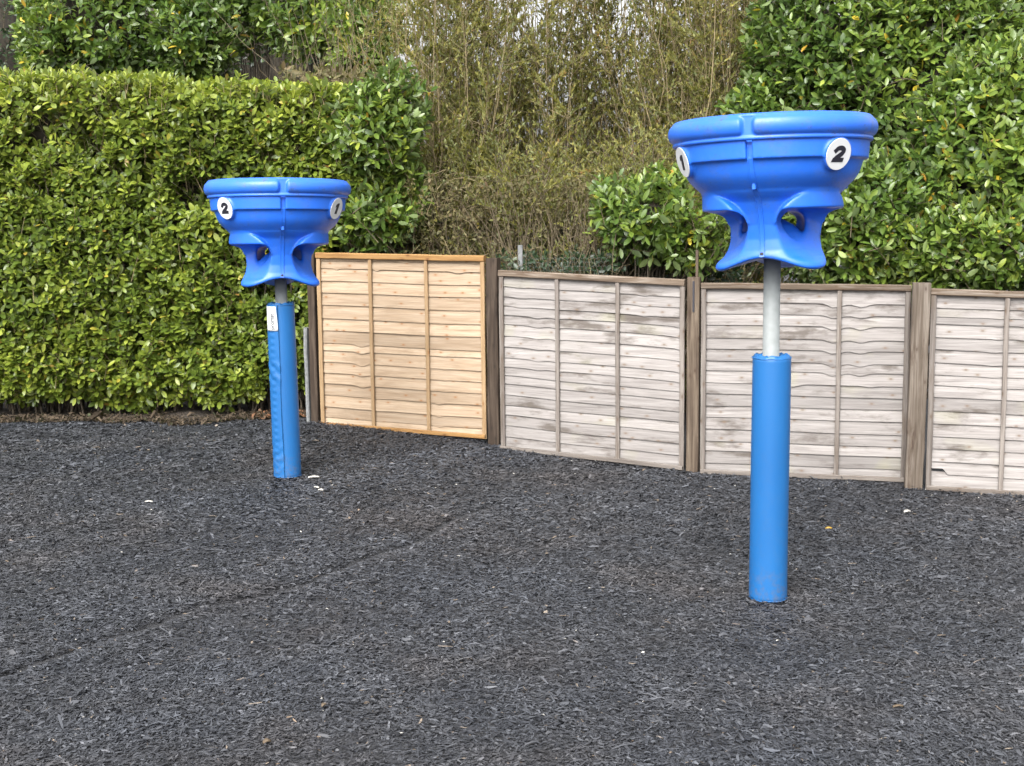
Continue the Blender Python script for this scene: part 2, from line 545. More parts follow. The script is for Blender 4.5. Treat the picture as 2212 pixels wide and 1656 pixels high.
def strip_chips(P, ang, L, Wd, pitch, rollv, bend, rnd, zoff):
    """bent strips: three cross sections of two points"""
    n = len(P)
    ca, sa = np.cos(ang), np.sin(ang)
    ax = np.stack([ca * np.cos(pitch), sa * np.cos(pitch), np.sin(pitch)], -1)
    sd_ = np.stack([-sa * np.cos(rollv), ca * np.cos(rollv), np.sin(rollv)], -1)
    up = np.cross(ax, sd_)
    V = np.zeros((n, 6, 3))
    for k, (t, w, h) in enumerate(((-0.5, 0.35, 0.0), (0.0, 0.5, 1.0), (0.5, 0.22, 0.0))):
        base = P + ax * (t * L)[:, None] + up * (h * bend)[:, None]
        if k == 1: base = base + sd_ * (RNG.normal(0, 0.22, n) * Wd)[:, None]
        V[:, 2 * k] = base - sd_ * (w * Wd)[:, None]
        V[:, 2 * k + 1] = base + sd_ * (w * Wd)[:, None]
    V[:, :, 2] += zoff[:, None]
    idx = np.arange(n)[:, None] * 6
    F = np.concatenate([idx + np.array([0, 2, 3, 1]), idx + np.array([2, 4, 5, 3])], 0)
    return V.reshape(-1, 3), F, np.repeat(rnd, 6)


def fence_line_y(x):
    return np.interp(x, [-12, -1.8, -0.22, 1.38, 3.04, 5.0], [12.7, 12.45, 11.72, 10.82, 10.41, 9.8])


def build_mulch():
    bands = [(4.3, 6.4, 12500, 0.86), (6.4, 8.2, 9000, 0.94), (8.2, 10.2, 6600, 1.06), (10.2, 12.9, 5000, 1.2)]
    Ps, Sc = [], []
    for y0, y1, dens, s in bands:
        hw = y1 * 0.40 + 0.6
        n = int(2 * hw * (y1 - y0) * dens)
        x = RNG.uniform(-hw, hw, n); y = RNG.uniform(y0, y1, n)
        keep = (np.abs(x) < y * 0.39 + 0.6) & (y < fence_line_y(x) - 0.01 + 0.10 * (x < -1.85))
        cdst = crease_dist(x, y)
        keep &= (cdst > 0.022 + 0.016 * RNG.random(n)) | (RNG.random(n) < 0.08)
        for (cx, cy) in ((1.408, 7.3), (-1.716, 10.3)):
            keep &= np.hypot(x - cx, y - cy) > 0.10
        x, y = x[keep], y[keep]
        Ps.append(np.stack([x, y, ground_z(x, y)], -1)); Sc.append(np.full(len(x), s))
    P = np.concatenate(Ps); s = np.concatenate(Sc); n = len(P)
    clump = Sines(21, 12, 3, 22, 2)(P[:, 0], P[:, 1])
    L = np.exp(RNG.normal(math.log(0.026), 0.50, n)) * s
    Wd = np.exp(RNG.normal(math.log(0.0072), 0.45, n)) * s
    flow = Sines(31, 8, 1.0, 5.0, 2)(P[:, 0], P[:, 1])
    ang = RNG.normal(0, 0.85, n) + 0.5 * flow
    pitch = RNG.normal(0, 0.17, n); rollv = RNG.normal(0, 0.34, n)
    rnd = np.clip(RNG.beta(2.0, 2.6, n) * 0.95 + 0.05 * clump, 0, 0.955)
    odd = RNG.random(n) < 0.006
    rnd[odd] = RNG.uniform(0.97, 1.0, odd.sum())
    V, F, R = strip_chips(P, ang, L, Wd, pitch, rollv, RNG.normal(0, 0.10, n) * L, rnd, 0.002 + RNG.gamma(1.6, 0.0030, n) + 0.002 * clump + 0.010 * np.exp(-np.minimum(np.hypot(P[:, 0] - 1.4, P[:, 1] - 7.3), np.hypot(P[:, 0] + 1.722, P[:, 1] - 10.3)) ** 4 / 0.135 ** 4))
    me = np_mesh('rubber_mulch', V, F, True, {'rnd': R})
    tag(link('rubber_mulch', me, M['shred']), 'loose black shredded rubber chips covering the play area', 'mulch', kind='stuff')


build_mulch()


def build_soil():
    xs = np.linspace(-9.5, -1.78, 120); vs = np.linspace(0, 1, 14)
    fr = Sines(41, 10, 1.5, 14, 1)
    X, Vv = np.meshgrid(xs, vs, indexing='ij')
    y0 = 12.62 + 0.07 * fr(X)
    Y = y0 + Vv * 2.6
    Z = ground_z(X, Y) + 0.004 + 0.020 * np.minimum(1, Vv * 6) + 0.012 * Sines(42, 12, 4, 16, 2)(X, Y) * np.minimum(1, Vv * 8)
    me = np_mesh('soil_bed', np.stack([X, Y, Z], -1).reshape(-1, 3), grid_faces(120, 14))
    tag(link('soil_bed', me, M['soil']), 'brown soil bed under the clipped hedge', kind='structure')
    n = 3600
    x = RNG.uniform(-5.8, -1.75, n); v = RNG.gamma(1.3, 0.11, n)
    y = 12.52 + 0.07 * fr(x) + v
    P = np.stack([x, y, ground_z(x, y) + 0.012 + 0.02 * np.minimum(1, v * 6)], -1)
    L = np.exp(RNG.normal(math.log(0.034), 0.45, n)); Wd = L * RNG.uniform(0.18, 0.5, n)
    rnd = np.clip(RNG.beta(2, 2, n) * 0.8, 0, 1)
    red = (np.abs(x + 2.1) < 0.35) & (RNG.random(n) < 0.4)
    rnd[red] = RNG.uniform(0.85, 1, red.sum())
    V, F, R = strip_chips(P, RNG.uniform(0, 6.28, n), L, Wd, RNG.normal(0, .3, n), RNG.normal(0, .3, n), RNG.normal(0, .2, n) * L, rnd, RNG.uniform(0, .012, n))
    me = np_mesh('leaf_litter', V, F, True, {'rnd': R})
    tag(link('leaf_litter', me, M['dry_leaf']), 'dry brown leaf litter along the foot of the hedge', 'leaf litter', kind='stuff')
    n = 360
    y = RNG.uniform(5.4, 12.4, n); x = RNG.uniform(-1, 1, n) * (y * 0.38)
    near = RNG.random(n) < 0.45
    x[near] = RNG.uniform(-2.2, 3.9, near.sum()); y[near] = fence_line_y(x[near]) - RNG.gamma(1.2, 0.7, near.sum()) - 0.03
    keep = (y < fence_line_y(x) - 0.03) & (y > 5.4)
    x, y = x[keep], y[keep]; n = len(x)
    P = np.stack([x, y, ground_z(x, y) + 0.008], -1)
    L = np.minimum(np.exp(RNG.normal(math.log(0.010), 0.4, n)), 0.017); Wd = L * RNG.uniform(0.3, 0.8, n)
    V, F, R = strip_chips(P, RNG.normal(0, 0.8, n), L, Wd, RNG.normal(0, .2, n), RNG.normal(0, .2, n), 0.15 * L, RNG.random(n), RNG.uniform(0, .006, n))
    me = np_mesh('pale_litter', V, F, True, {'rnd': R})
    tag(link('pale_litter', me, M['chip_white']), 'tiny pale petals and chips scattered over the black mulch', 'litter', kind='stuff')


build_soil()


# ------------------------------------------------------------------ foliage tools
LEAF_T = np.array([(0, 0, 0), (.34, 0, -.03), (.70, 0, -.02), (1, 0, .0), (.30, .40, .05), (.66, .46, .06), (.30, -.40, .05), (.66, -.46, .06), (.90, .24, .03), (.90, -.24, .03)])
LEAF_F = np.array([(0, 1, 4), (0, 6, 1), (4, 1, 2), (4, 2, 5), (1, 6, 7), (1, 7, 2), (5, 2, 8), (2, 7, 9), (8, 2, 3), (2, 9, 3)])


def leaf_arrays(pos, axis, nrm, L, W, droop, rnd):
    n = len(pos)
    axis = norm(axis)
    side = norm(np.cross(nrm, axis))
    up = np.cross(axis, side)
    t = LEAF_T
    x = t[None, :, 0] * L[:, None]
    y = t[None, :, 1] * W[:, None]
    z = t[None, :, 2] * W[:, None] * 1.2 - droop[:, None] * L[:, None] * t[None, :, 0] ** 2
    V = pos[:, None, :] + x[..., None] * axis[:, None] + y[..., None] * side[:, None] + z[..., None] * up[:, None]
    F = (np.arange(n)[:, None, None] * len(t) + LEAF_F[None]).reshape(-1, 3)
    return V.reshape(-1, 3), F, np.repeat(rnd, len(t)), (axis, side, up)


def diamond_arrays(pos, axis, nrm, L, W, rnd):
    n = len(pos)
    axis = norm(axis); side = norm(np.cross(nrm, axis)); up = np.cross(axis, side)
    V = np.stack([pos, pos + axis * (0.45 * L)[:, None] + side * (0.5 * W)[:, None] + up * (0.08 * L)[:, None],
                  pos + axis * L[:, None], pos + axis * (0.45 * L)[:, None] - side * (0.5 * W)[:, None] + up * (0.08 * L)[:, None]], 1)
    i = np.arange(n)[:, None] * 4
    F = np.concatenate([i + np.array([0, 2, 1]), i + np.array([0, 3, 2])], 0)
    return V.reshape(-1, 3), F, np.repeat(rnd, 4)


def tubes(P, R, sides=3):
    """P (n,k,3) polylines, R (n,k) radii -> tube mesh arrays"""
    n, k, _ = P.shape
    T = norm(np.gradient(P, axis=1))
    ref = np.where(np.abs(T[..., 2:3]) > 0.9, np.array([1.0, 0, 0]), np.array([0, 0, 1.0]))
    A = norm(np.cross(T, ref)); B = np.cross(T, A)
    V = np.zeros((n, k, sides, 3))
    for s in range(sides):
        a = 2 * math.pi * s / sides
        V[:, :, s] = P + (A * math.cos(a) + B * math.sin(a)) * R[..., None]
    base = np.arange(n)[:, None, None, None] * (k * sides)
    kk = np.arange(k - 1)[None, :, None, None] * sides
    ss = np.arange(sides)
    quad = np.stack([ss, (ss + 1) % sides, (ss + 1) % sides + sides, ss + sides], -1)[None, None]
    F = (base + kk + quad).reshape(-1, 4)
    return V.reshape(-1, 3), F


LEAF_MESHES = {}


def leaf_variants(matkey):
    """a dozen unit leaves (1 long, 1 wide) that the single leaf parts share"""
    if matkey in LEAF_MESHES: return LEAF_MESHES[matkey]
    out = []
    for k in range(12):
        t = LEAF_T.copy()
        t[:, 2] = t[:, 2] * 0.55 - (0.05 + 0.022 * k) * t[:, 0] ** 2
        rv = 0.18 + 0.70 * (((k * 7) % 12) / 11)
        if k == 11: rv = 0.965
        me = np_mesh('leaf', t, LEAF_F, True, {'rnd': np.full(len(t), rv)})
        me.materials.append(M[matkey])
        out.append(me)
    LEAF_MESHES[matkey] = out
    return out


def shoots(P, Nrm, up_bias=0.55, jitter=0.45, per=(6, 9), Ls=(0.10, 0.22), leaf=(0.085, 0.13), ratio=(0.40, 0.52), tone=None, seed=0, spread=(1.25, 0.55)):
    """leafy shoot ends: returns leaves (pos, axis, normal, length, width, rnd, shoot index) and stem polylines"""
    r = np.random.default_rng(seed)
    n = len(P)
    D = norm(Nrm + np.array([0, 0, up_bias]) + r.normal(0, jitter, (n, 3)))
    SL = r.uniform(*Ls, n)
    ref = norm(r.normal(size=(n, 3)))
    A = norm(np.cross(D, ref)); B = np.cross(D, A)
    K = r.integers(per[0], per[1] + 1, n)
    pos, ax, nr, LL, sid, tt = [], [], [], [], [], []
    a0 = r.uniform(0, 6.28, n)
    for k in range(per[1]):
        m = k < K
        t = (k + 0.5) / K[m]
        ang = a0[m] + 2.4 * k + r.normal(0, 0.25, m.sum())
        radv = A[m] * np.cos(ang)[:, None] + B[m] * np.sin(ang)[:, None]
        beta = spread[0] + (spread[1] - spread[0]) * t + r.normal(0, 0.16, m.sum())
        axis = D[m] * np.cos(beta)[:, None] + radv * np.sin(beta)[:, None]
        nn = D[m] * np.sin(beta)[:, None] - radv * np.cos(beta)[:, None] + r.normal(0, 0.22, (m.sum(), 3)) + np.array([0, 0, 0.25])
        pos.append(P[m] + D[m] * ((t - 1) * SL[m])[:, None] + radv * 0.006)
        ax.append(axis); nr.append(nn)
        LL.append(r.uniform(*leaf, m.sum()) * (0.72 + 0.4 * np.sin(np.pi * np.clip(t, 0.1, 0.9))))
        sid.append(np.nonzero(m)[0]); tt.append(t)
    pos = np.concatenate(pos); ax = np.concatenate(ax); nr = np.concatenate(nr); LL = np.concatenate(LL); sid = np.concatenate(sid); tt = np.concatenate(tt)
    WW = LL * r.uniform(*ratio, len(LL))
    sh_tone = r.normal(0, 0.13, n) + (tone if tone is not None else 0.0)
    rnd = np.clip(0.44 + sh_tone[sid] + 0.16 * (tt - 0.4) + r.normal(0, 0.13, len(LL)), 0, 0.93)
    odd = r.random(len(LL)) < 0.016
    rnd[odd] = r.uniform(0.955, 1.0, odd.sum())
    Q = np.stack([P - D * (SL * 1.5)[:, None] - np.array([0, 0, 0.02]), P - D * (SL * 0.7)[:, None], P], 1)
    return pos, ax, nr, LL, WW, rnd, sid, Q


def emit_foliage(root, data, matkey, singles=300, front=None, stem_frac=1.0, stem_r=0.0032, stem_mat='twig', name='foliage'):
    """singles leaves become parts of their own, the rest one part"""
    pos, ax, nr, LL, WW, rnd, sid, Q = data
    n = len(pos)
    droop = np.clip(np.random.default_rng(n).normal(0.16, 0.10, n), -0.05, 0.5)
    pick = np.zeros(n, bool)
    if singles and front is not None:
        tip = pos + norm(ax) * (LL * 0.5)[:, None]
        v = tip - np.array([0, 0, CAM_Z])
        facing = np.abs((norm(nr) * norm(v)).sum(-1))
        cx, cy = v[:, 0] / v[:, 1], v[:, 2] / v[:, 1]
        inview = (np.abs(cx) < 0.36) & (cy < 0.14) & (cy > -0.5)
        score = front[sid] + 0.09 * facing + 0.5 * LL + np.random.default_rng(3).random(n) * 0.20
        score[~inview] = -9
        pick[np.argsort(-score)[:singles]] = True
        pick &= score > -5
    rest = ~pick
    V, F, R, _ = leaf_arrays(pos[rest], ax[rest], nr[rest], LL[rest], WW[rest], droop[rest], rnd[rest])
    o = link(name, np_mesh(name, V - np.array(root.location), F, True, {'rnd': R}), M[matkey], root)
    o['kind'] = 'stuff'
    if pick.any():
        var = leaf_variants(matkey)
        a = norm(ax[pick]); s = norm(np.cross(nr[pick], a)); u = np.cross(a, s)
        loc = np.array(root.location)
        for i, (p, aa, ss, uu, l, w, rv) in enumerate(zip(pos[pick] - loc, a, s, u, LL[pick], WW[pick], rnd[pick])):
            k = 11 if rv > 0.95 else int(np.argmin([abs(rv - (0.18 + 0.70 * (((q * 7) % 12) / 11))) + 0.04 * ((i * 5 + q) % 3) for q in range(11)]))
            ob = bpy.data.objects.new('leaf', var[k])
            COL.objects.link(ob)
            ob.parent = root
            ob.matrix_local = Matrix(((aa[0] * l, ss[0] * w, uu[0] * l, p[0]), (aa[1] * l, ss[1] * w, uu[1] * l, p[1]), (aa[2] * l, ss[2] * w, uu[2] * l, p[2]), (0, 0, 0, 1)))
    if stem_frac > 0:
        q = Q[np.random.default_rng(5).random(len(Q)) < stem_frac]
        V, F = tubes(q, np.tile(np.array([1.3, 1.0, 0.6]) * stem_r, (len(q), 1)))
        o = link('twigs', np_mesh('twigs', V - np.array(root.location), F), M[stem_mat], root)
        o['kind'] = 'stuff'


def branch_lines(starts, ends, k=7, wob=0.12, seed=0):
    r = np.random.default_rng(seed)
    t = np.linspace(0, 1, k)[None, :, None]
    P = starts[:, None] * (1 - t) + ends[:, None] * t
    w = r.normal(0, wob, (len(starts), k, 3)) * np.sin(np.pi * t)
    w = np.cumsum(w, 1) * 0.6
    w -= w[:, -1:] * t
    return P + w


def add_branches(root, starts, ends, r0, r1, mat='bark', k=7, wob=0.06, seed=0, name='branches', sides=5):
    P = branch_lines(np.asarray(starts, float), np.asarray(ends, float), k, wob, seed)
    R = np.linspace(r0, r1, k)[None].repeat(len(P), 0)
    V, F = tubes(P, R, sides)
    o = link(name, np_mesh(name, V - np.array(root.location), F), M[mat], root)
    o['kind'] = 'stuff'
    return o


def core_blobs(root, ell, mat='dark_core', scale=0.66, name='opaque_core'):
    """solid dark cores added for dark leaf gaps, in place of inner wood: lumpy closed forms well inside the leaf shell"""
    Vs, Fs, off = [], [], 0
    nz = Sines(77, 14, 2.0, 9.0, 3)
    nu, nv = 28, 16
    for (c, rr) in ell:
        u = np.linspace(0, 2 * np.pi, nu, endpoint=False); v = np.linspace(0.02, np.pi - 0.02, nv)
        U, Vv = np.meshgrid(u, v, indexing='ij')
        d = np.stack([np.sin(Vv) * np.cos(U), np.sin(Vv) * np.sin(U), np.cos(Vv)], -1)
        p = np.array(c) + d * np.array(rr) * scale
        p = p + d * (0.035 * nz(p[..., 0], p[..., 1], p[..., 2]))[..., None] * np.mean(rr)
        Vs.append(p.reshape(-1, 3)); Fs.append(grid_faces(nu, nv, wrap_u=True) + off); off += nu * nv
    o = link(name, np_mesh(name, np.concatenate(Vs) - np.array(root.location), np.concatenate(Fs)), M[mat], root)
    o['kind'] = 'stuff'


def sample_ellipsoids(ell, dens, seed, depth=0.25, inner=0.6, camera_side=True):
    """points on the union of ellipsoids, some of them deeper in; returns points, normals, outwardness"""
    r = np.random.default_rng(seed)
    Ps, Ns, Os = [], [], []
    lump = Sines(seed + 900, 14, 1.5, 7.0, 3)
    for i, (c, rr) in enumerate(ell):
        c, rr = np.array(c, float), np.array(rr, float)
        area = 4 * np.pi * (((rr[0] * rr[1]) ** 1.6 + (rr[0] * rr[2]) ** 1.6 + (rr[1] * rr[2]) ** 1.6) / 3) ** (1 / 1.6)
        n = int(area * dens)
        d = norm(r.normal(size=(n, 3)))
        sc = 1 - depth * r.random(n) ** 1.5
        p = c + d * rr * sc[:, None]
        nn = norm(d / rr)
        p = p + nn * (0.10 * lump(*p.T))[:, None] * min(1, rr.min())
        keep = np.ones(n, bool)
        if camera_side:
            keep &= (nn * norm(p - np.array([0, 0, CAM_Z]))).sum(-1) < 0.35
        for j, (c2, r2) in enumerate(ell):
            if j != i:
                keep &= (((p - np.array(c2)) / np.array(r2)) ** 2).sum(-1) > inner
        Ps.append(p[keep]); Ns.append(nn[keep]); Os.append(sc[keep] - 1)
    return np.concatenate(Ps), np.concatenate(Ns), np.concatenate(Os)


# ------------------------------------------------------------------ clipped hedge on the left
def build_hedge():
    root = empty('clipped_hedge', (-3.6, 13.5, float(g0(-3.6, 13.5))))
    tag(root, 'tall clipped green laurel hedge with a flat top on the left', 'hedge')
    r = np.random.default_rng(101)
    bumpf = Sines(102, 18, 1.2, 8.0, 2)
    xl, xr = -6.0, -0.90

    def top(x):
        return np.interp(x, [-6.0, -4.65, -3.0, -2.1, -1.2, -0.9], [3.42, 3.37, 3.27, 3.22, 3.12, 2.85]) + 0.02 * np.sin(3.1 * x) + 0.015 * np.sin(7.3 * x + 1)

    def right(z):
        return np.where(z < 1.75, -1.74, np.interp(z, [1.75, 2.0, 2.6, 3.15], [-1.35, -1.05, -0.95, -1.15]))

    # front face
    n = 7600
    x = r.uniform(xl, xr, n); t = r.random(n)
    zb = g0(x, 12.7) + 0.15 + 0.07 * np.sin(2.3 * x) + 0.05 * np.sin(6.1 * x + 2)
    z = zb + (top(x) - zb) * t
    off = r.random(n) ** 1.6 * 0.30
    bulge = 0.040 * bumpf(x, z)
    hollow = np.clip(bumpf(x * 1.7 + 9, z * 1.7) - 1.15, 0, 1.5)          # thin places in the face
    y = 12.62 + 0.02 * (x + 4) + bulge + off + 0.25 * hollow + 0.30 * np.clip((z - top(x) + 0.28) / 0.28, 0, 1) ** 2 + 0.18 * np.clip((zb + 0.3 - z) / 0.3, 0, 1)
    keep = (x < right(z)) & (r.random(n) > 0.55 * np.clip(hollow, 0, 1))
    keep &= ~((z < 1.75) & (x > -2.0) & (y < 12.60))
    P1 = np.stack([x, y, z], -1)[keep]
    low = np.clip((zb + 0.35 - z) / 0.35, 0, 1)[keep]
    N1 = np.stack([0 * x[keep], -np.ones(keep.sum()), 0.1 - 0.9 * low], -1)
    o1 = (-off - 0.4 * hollow)[keep] - 0.3 * bulge[keep]
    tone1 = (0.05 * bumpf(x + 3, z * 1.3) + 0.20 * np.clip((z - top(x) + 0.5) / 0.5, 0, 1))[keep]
    # top face
    m = 1300
    x = r.uniform(xl, xr - 0.2, m); y = r.uniform(12.7, 14.0, m)
    P2 = np.stack([x, y, top(x) + r.normal(0, 0.05, m) - 0.06], -1)
    N2 = np.tile(np.array([0, -0.15, 1.0]), (m, 1))
    # right end above the fence
    q = 420
    z = r.uniform(1.7, 3.1, q); y = r.uniform(12.6, 13.9, q)
    P3 = np.stack([right(z) + r.uniform(-0.25, 0.05, q), y, z], -1)
    N3 = np.tile(np.array([1.0, -0.3, 0.1]), (q, 1))
    P = np.concatenate([P1, P2, P3]); Nn = np.concatenate([N1, N2, N3])
    o = np.concatenate([o1, np.full(m, -0.3), np.full(q, -0.3)])
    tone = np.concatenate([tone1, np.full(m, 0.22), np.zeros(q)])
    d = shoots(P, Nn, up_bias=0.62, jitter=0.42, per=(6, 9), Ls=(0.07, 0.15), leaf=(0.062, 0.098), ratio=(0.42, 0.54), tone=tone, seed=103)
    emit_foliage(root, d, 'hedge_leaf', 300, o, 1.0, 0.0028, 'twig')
    # solid dark slab for inner twigs, added to keep the leaf gaps dark, and stems down to the soil
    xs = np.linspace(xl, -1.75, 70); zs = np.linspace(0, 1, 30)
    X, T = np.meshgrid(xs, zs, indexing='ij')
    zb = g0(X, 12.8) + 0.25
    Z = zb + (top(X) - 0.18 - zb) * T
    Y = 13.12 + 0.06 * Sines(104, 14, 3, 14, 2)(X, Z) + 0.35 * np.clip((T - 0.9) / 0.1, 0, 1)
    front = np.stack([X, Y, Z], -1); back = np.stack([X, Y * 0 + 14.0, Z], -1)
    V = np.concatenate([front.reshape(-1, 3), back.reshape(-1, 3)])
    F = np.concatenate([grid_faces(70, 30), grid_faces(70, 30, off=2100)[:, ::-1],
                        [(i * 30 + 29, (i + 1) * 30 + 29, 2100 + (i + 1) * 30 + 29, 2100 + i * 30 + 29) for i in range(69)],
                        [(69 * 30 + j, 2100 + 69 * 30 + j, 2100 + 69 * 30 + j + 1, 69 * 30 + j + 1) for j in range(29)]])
    ob = link('opaque_core', np_mesh('opaque_core', V - np.array(root.location), F), M['dark_core'], root); ob['kind'] = 'stuff'
    k = 260
    sx = r.uniform(xl, -1.85, k); sy = r.uniform(12.95, 13.6, k)
    st = np.stack([sx, sy, g0(sx, sy)], -1)
    en = st + np.stack([r.normal(0, .18, k), r.uniform(-0.35, 0.1, k), r.uniform(0.5, 2.4, k)], -1)
    add_branches(root, st, en, 0.014, 0.004, 'bark', seed=105)
    k = 900
    sx = r.uniform(xl, -1.85, k); sz = r.uniform(0, 1, k)
    zb = g0(sx, 12.8) + 0.3
    st = np.stack([sx, np.full(k, 13.10), zb + (top(sx) - 0.2 - zb) * sz], -1)
    en = st + np.stack([r.normal(0, .10, k), r.uniform(-0.46, -0.2, k), r.uniform(0.02, 0.30, k)], -1)
    add_branches(root, st, en, 0.005, 0.002, 'twig_pale', k=4, wob=0.02, seed=106, name='twig_ends', sides=3)


build_hedge()


# ------------------------------------------------------------------ looser laurels
def laurel(name, label, ell, dens, seed, matkey='laurel_leaf', singles=300, leaf=(0.078, 0.118), per=(5, 8), tone=0.0, group=None, depth=0.4, stems=14, core=0.62, jitter=0.5, base=None, up=0.45, inner=0.6):
    c0 = np.array(ell[0][0])
    b = base or (float(c0[0]), float(c0[1]) + 0.2, float(g0(c0[0], c0[1])))
    root = empty(name, b)
    tag(root, label, 'tree' if 'tree' in name else 'bush', group)
    P, Nn, o = sample_ellipsoids(ell, dens, seed, depth, inner)
    tn = 0.09 * Sines(seed + 5, 10, 1, 6, 3)(*P.T) + tone
    d = shoots(P, Nn, up, jitter, per, (0.12, 0.28), leaf, (0.38, 0.48), tn, seed + 1, (1.2, 0.6))
    emit_foliage(root, d, matkey, singles, o * 2 - 0.02 * P[:, 1], 0.4, 0.0034, 'twig_dark')
    if core: core_blobs(root, ell, scale=core)
    r = np.random.default_rng(seed + 2)
    idx = r.integers(0, len(P), stems * 6)
    st = np.array(b) + np.stack([r.normal(0, .12, stems * 6), r.normal(0, .12, stems * 6), np.zeros(stems * 6)], -1)
    tgt = P[idx] - Nn[idx] * 0.16 + np.array([0, 0.10, 0])
    add_branches(root, st, tgt, 0.020, 0.003, 'bark', 9, 0.04, seed + 3, 'branches')
    k = 40
    return root


def E(px, py, Y, rx, ry, rz):
    p = at(px, py, Y * 1.50)
    return ((p.x, p.y, p.z), (rx * 0.85, ry, rz * 0.85))


laurel('laurel_tree', 'loose green laurel tree rising behind the hedge near the top left corner',
       [E(215, 60, 11.2, 1.25, 0.9, 1.3), E(330, -60, 11.4, 1.4, 0.9, 1.1), E(120, 95, 10.9, 0.6, 0.6, 0.55), E(420, 90, 11.0, 0.65, 0.6, 0.75)], 130, 201, tone=0.02, core=0.5)
laurel('laurel_tree', 'open leggy laurel tree with bare stems and yellow leaves behind the hedge',
       [E(560, -10, 11.3, 1.0, 0.8, 0.75), E(700, 25, 11.0, 1.0, 0.8, 0.8), E(790, 95, 10.6, 0.55, 0.6, 0.85)], 110, 211, tone=0.02, core=0.0, depth=0.7)
laurel('conifer_tree', 'dark evergreen tree in the top left corner behind the laurels',
       [E(-90, 60, 14.0, 2.0, 1.2, 2.4), E(230, 140, 14.3, 2.6, 1.0, 1.9), E(560, 110, 14.2, 2.0, 1.0, 1.7)], 60, 221, 'dark_leaf', 0, leaf=(0.05, 0.08), core=0.8)
laurel('laurel_bush', 'bright laurel bush overhanging the tan fence panel at the end of the hedge',
       [E(800, 290, 8.55, 0.50, 0.45, 0.55), E(850, 240, 8.75, 0.38, 0.4, 0.55), E(800, 470, 8.5, 0.52, 0.4, 0.42), E(860, 410, 8.7, 0.36, 0.4, 0.5)], 150, 231, tone=0.10, depth=0.5, core=0.5)
laurel('laurel_bush', 'small bright laurel bush leaning over the grey fence beside the taller funnel',
       [E(1400, 470, 8.1, 0.62, 0.45, 0.42), E(1330, 430, 8.3, 0.32, 0.4, 0.30), E(1500, 500, 8.0, 0.42, 0.4, 0.38), E(1430, 400, 8.3, 0.34, 0.35, 0.25)], 135, 241, tone=0.08, depth=0.6, core=0.40)
laurel('laurel_tree', 'huge dense laurel tree filling the upper right above the grey fence',
       [E(1960, 150, 8.9, 1.55, 0.9, 1.5), E(2150, 330, 8.3, 1.2, 0.9, 1.35), E(1860, 470, 8.2, 1.0, 0.7, 0.75), E(2100, 530, 7.95, 0.95, 0.75, 0.5), E(1760, 130, 9.2, 0.8, 0.8, 1.1),
        E(2260, 60, 9.2, 1.4, 1.0, 1.3), E(1640, 300, 9.0, 0.5, 0.5, 0.7), E(2330, 500, 7.9, 0.9, 0.8, 0.8)], 250, 251, tone=0.05, core=0.6, inner=0.8)


# ------------------------------------------------------------------ thicket in the middle
def thicket(label, cx, Y, half, height, stems, seed, lean=0.0, leafn=25, dens=28, leaf=(0.03, 0.062), tlo=0.06, low=False):
    r = np.random.default_rng(seed)
    root = empty('thicket_shrub', (cx, Y, float(g0(cx, Y))))
    tag(root, label, 'shrub', 'twiggy shrubs behind the fence')
    n = stems
    sx = cx + r.uniform(-half * 0.8, half * 0.8, n); sy = Y + r.normal(0, 0.35, n)
    st = np.stack([sx, sy, g0(sx, sy)], -1)
    hgt = height * r.uniform(0.5, 1.08, n)
    en = st + np.stack([(sx - cx) * 0.30 + r.normal(lean, 0.42, n), r.normal(0, 0.35, n), hgt], -1)
    P = branch_lines(st, en, 16, 0.085, seed + 1)
    R = np.linspace(0.010, 0.0022, 16)[None] * r.uniform(0.6, 1.2, (n, 1))
    V, F = tubes(P, R, 4)
    o = link('stems', np_mesh('stems', V - np.array(root.location), F), M['twig_dark' if low else 'twig'], root); o['kind'] = 'stuff'
    # side twigs, upward sweeping and crooked
    m = n * dens
    si = r.integers(0, n, m); t = tlo + (0.99 - tlo) * r.random(m) ** 0.85
    ti = t * 15; k0 = np.minimum(ti.astype(int), 14); fr = (ti - k0)[:, None]
    b = P[si, k0] * (1 - fr) + P[si, k0 + 1] * fr
    a = r.uniform(0, 6.28, m); L = r.uniform(0.25, 0.80, m) * (1.15 - 0.5 * t)
    dirn = norm(np.stack([np.cos(a), 0.8 * np.sin(a), r.uniform(0.1, 1.8, m)], -1))
    tw = branch_lines(b, b + dirn * L[:, None], 7, 0.035, seed + 2)
    V, F = tubes(tw, np.linspace(0.0036, 0.0012, 7)[None] * r.uniform(0.7, 1.3, (m, 1)), 3)
    o = link('twigs', np_mesh('twigs', V - np.array(root.location), F), M['twig_dark' if low else 'twig'], root); o['kind'] = 'stuff'
    # small narrow leaves along the twigs, in clumps
    q = m * leafn
    wt = np.exp(r.normal(0, 0.9, m)); wt /= wt.sum()
    wi = r.choice(m, q, p=wt); t = r.uniform(0.1, 1.0, q); ti = t * 6; k0 = np.minimum(ti.astype(int), 5); fr = (ti - k0)[:, None]
    p = tw[wi, k0] * (1 - fr) + tw[wi, k0 + 1] * fr
    ax = norm(dirn[wi] * 0.8 + r.normal(0, 0.5, (q, 3)) + np.array([0, 0, 0.45]))
    LL = r.uniform(*leaf, q); WW = LL * r.uniform(0.28, 0.48, q)
    tone = r.normal(0.48, 0.18, m)
    V, F, Rr = diamond_arrays(p, ax, norm(r.normal(size=(q, 3)) + np.array([0, -.3, .6])), LL, WW, np.clip(tone[wi] + r.normal(0, 0.14, q), 0, 1))
    o = link('foliage', np_mesh('foliage', V - np.array(root.location), F, False, {'rnd': Rr}), M['thicket_leaf'], root); o['kind'] = 'stuff'


def TX(px, Y): return at(px, 500, Y).x


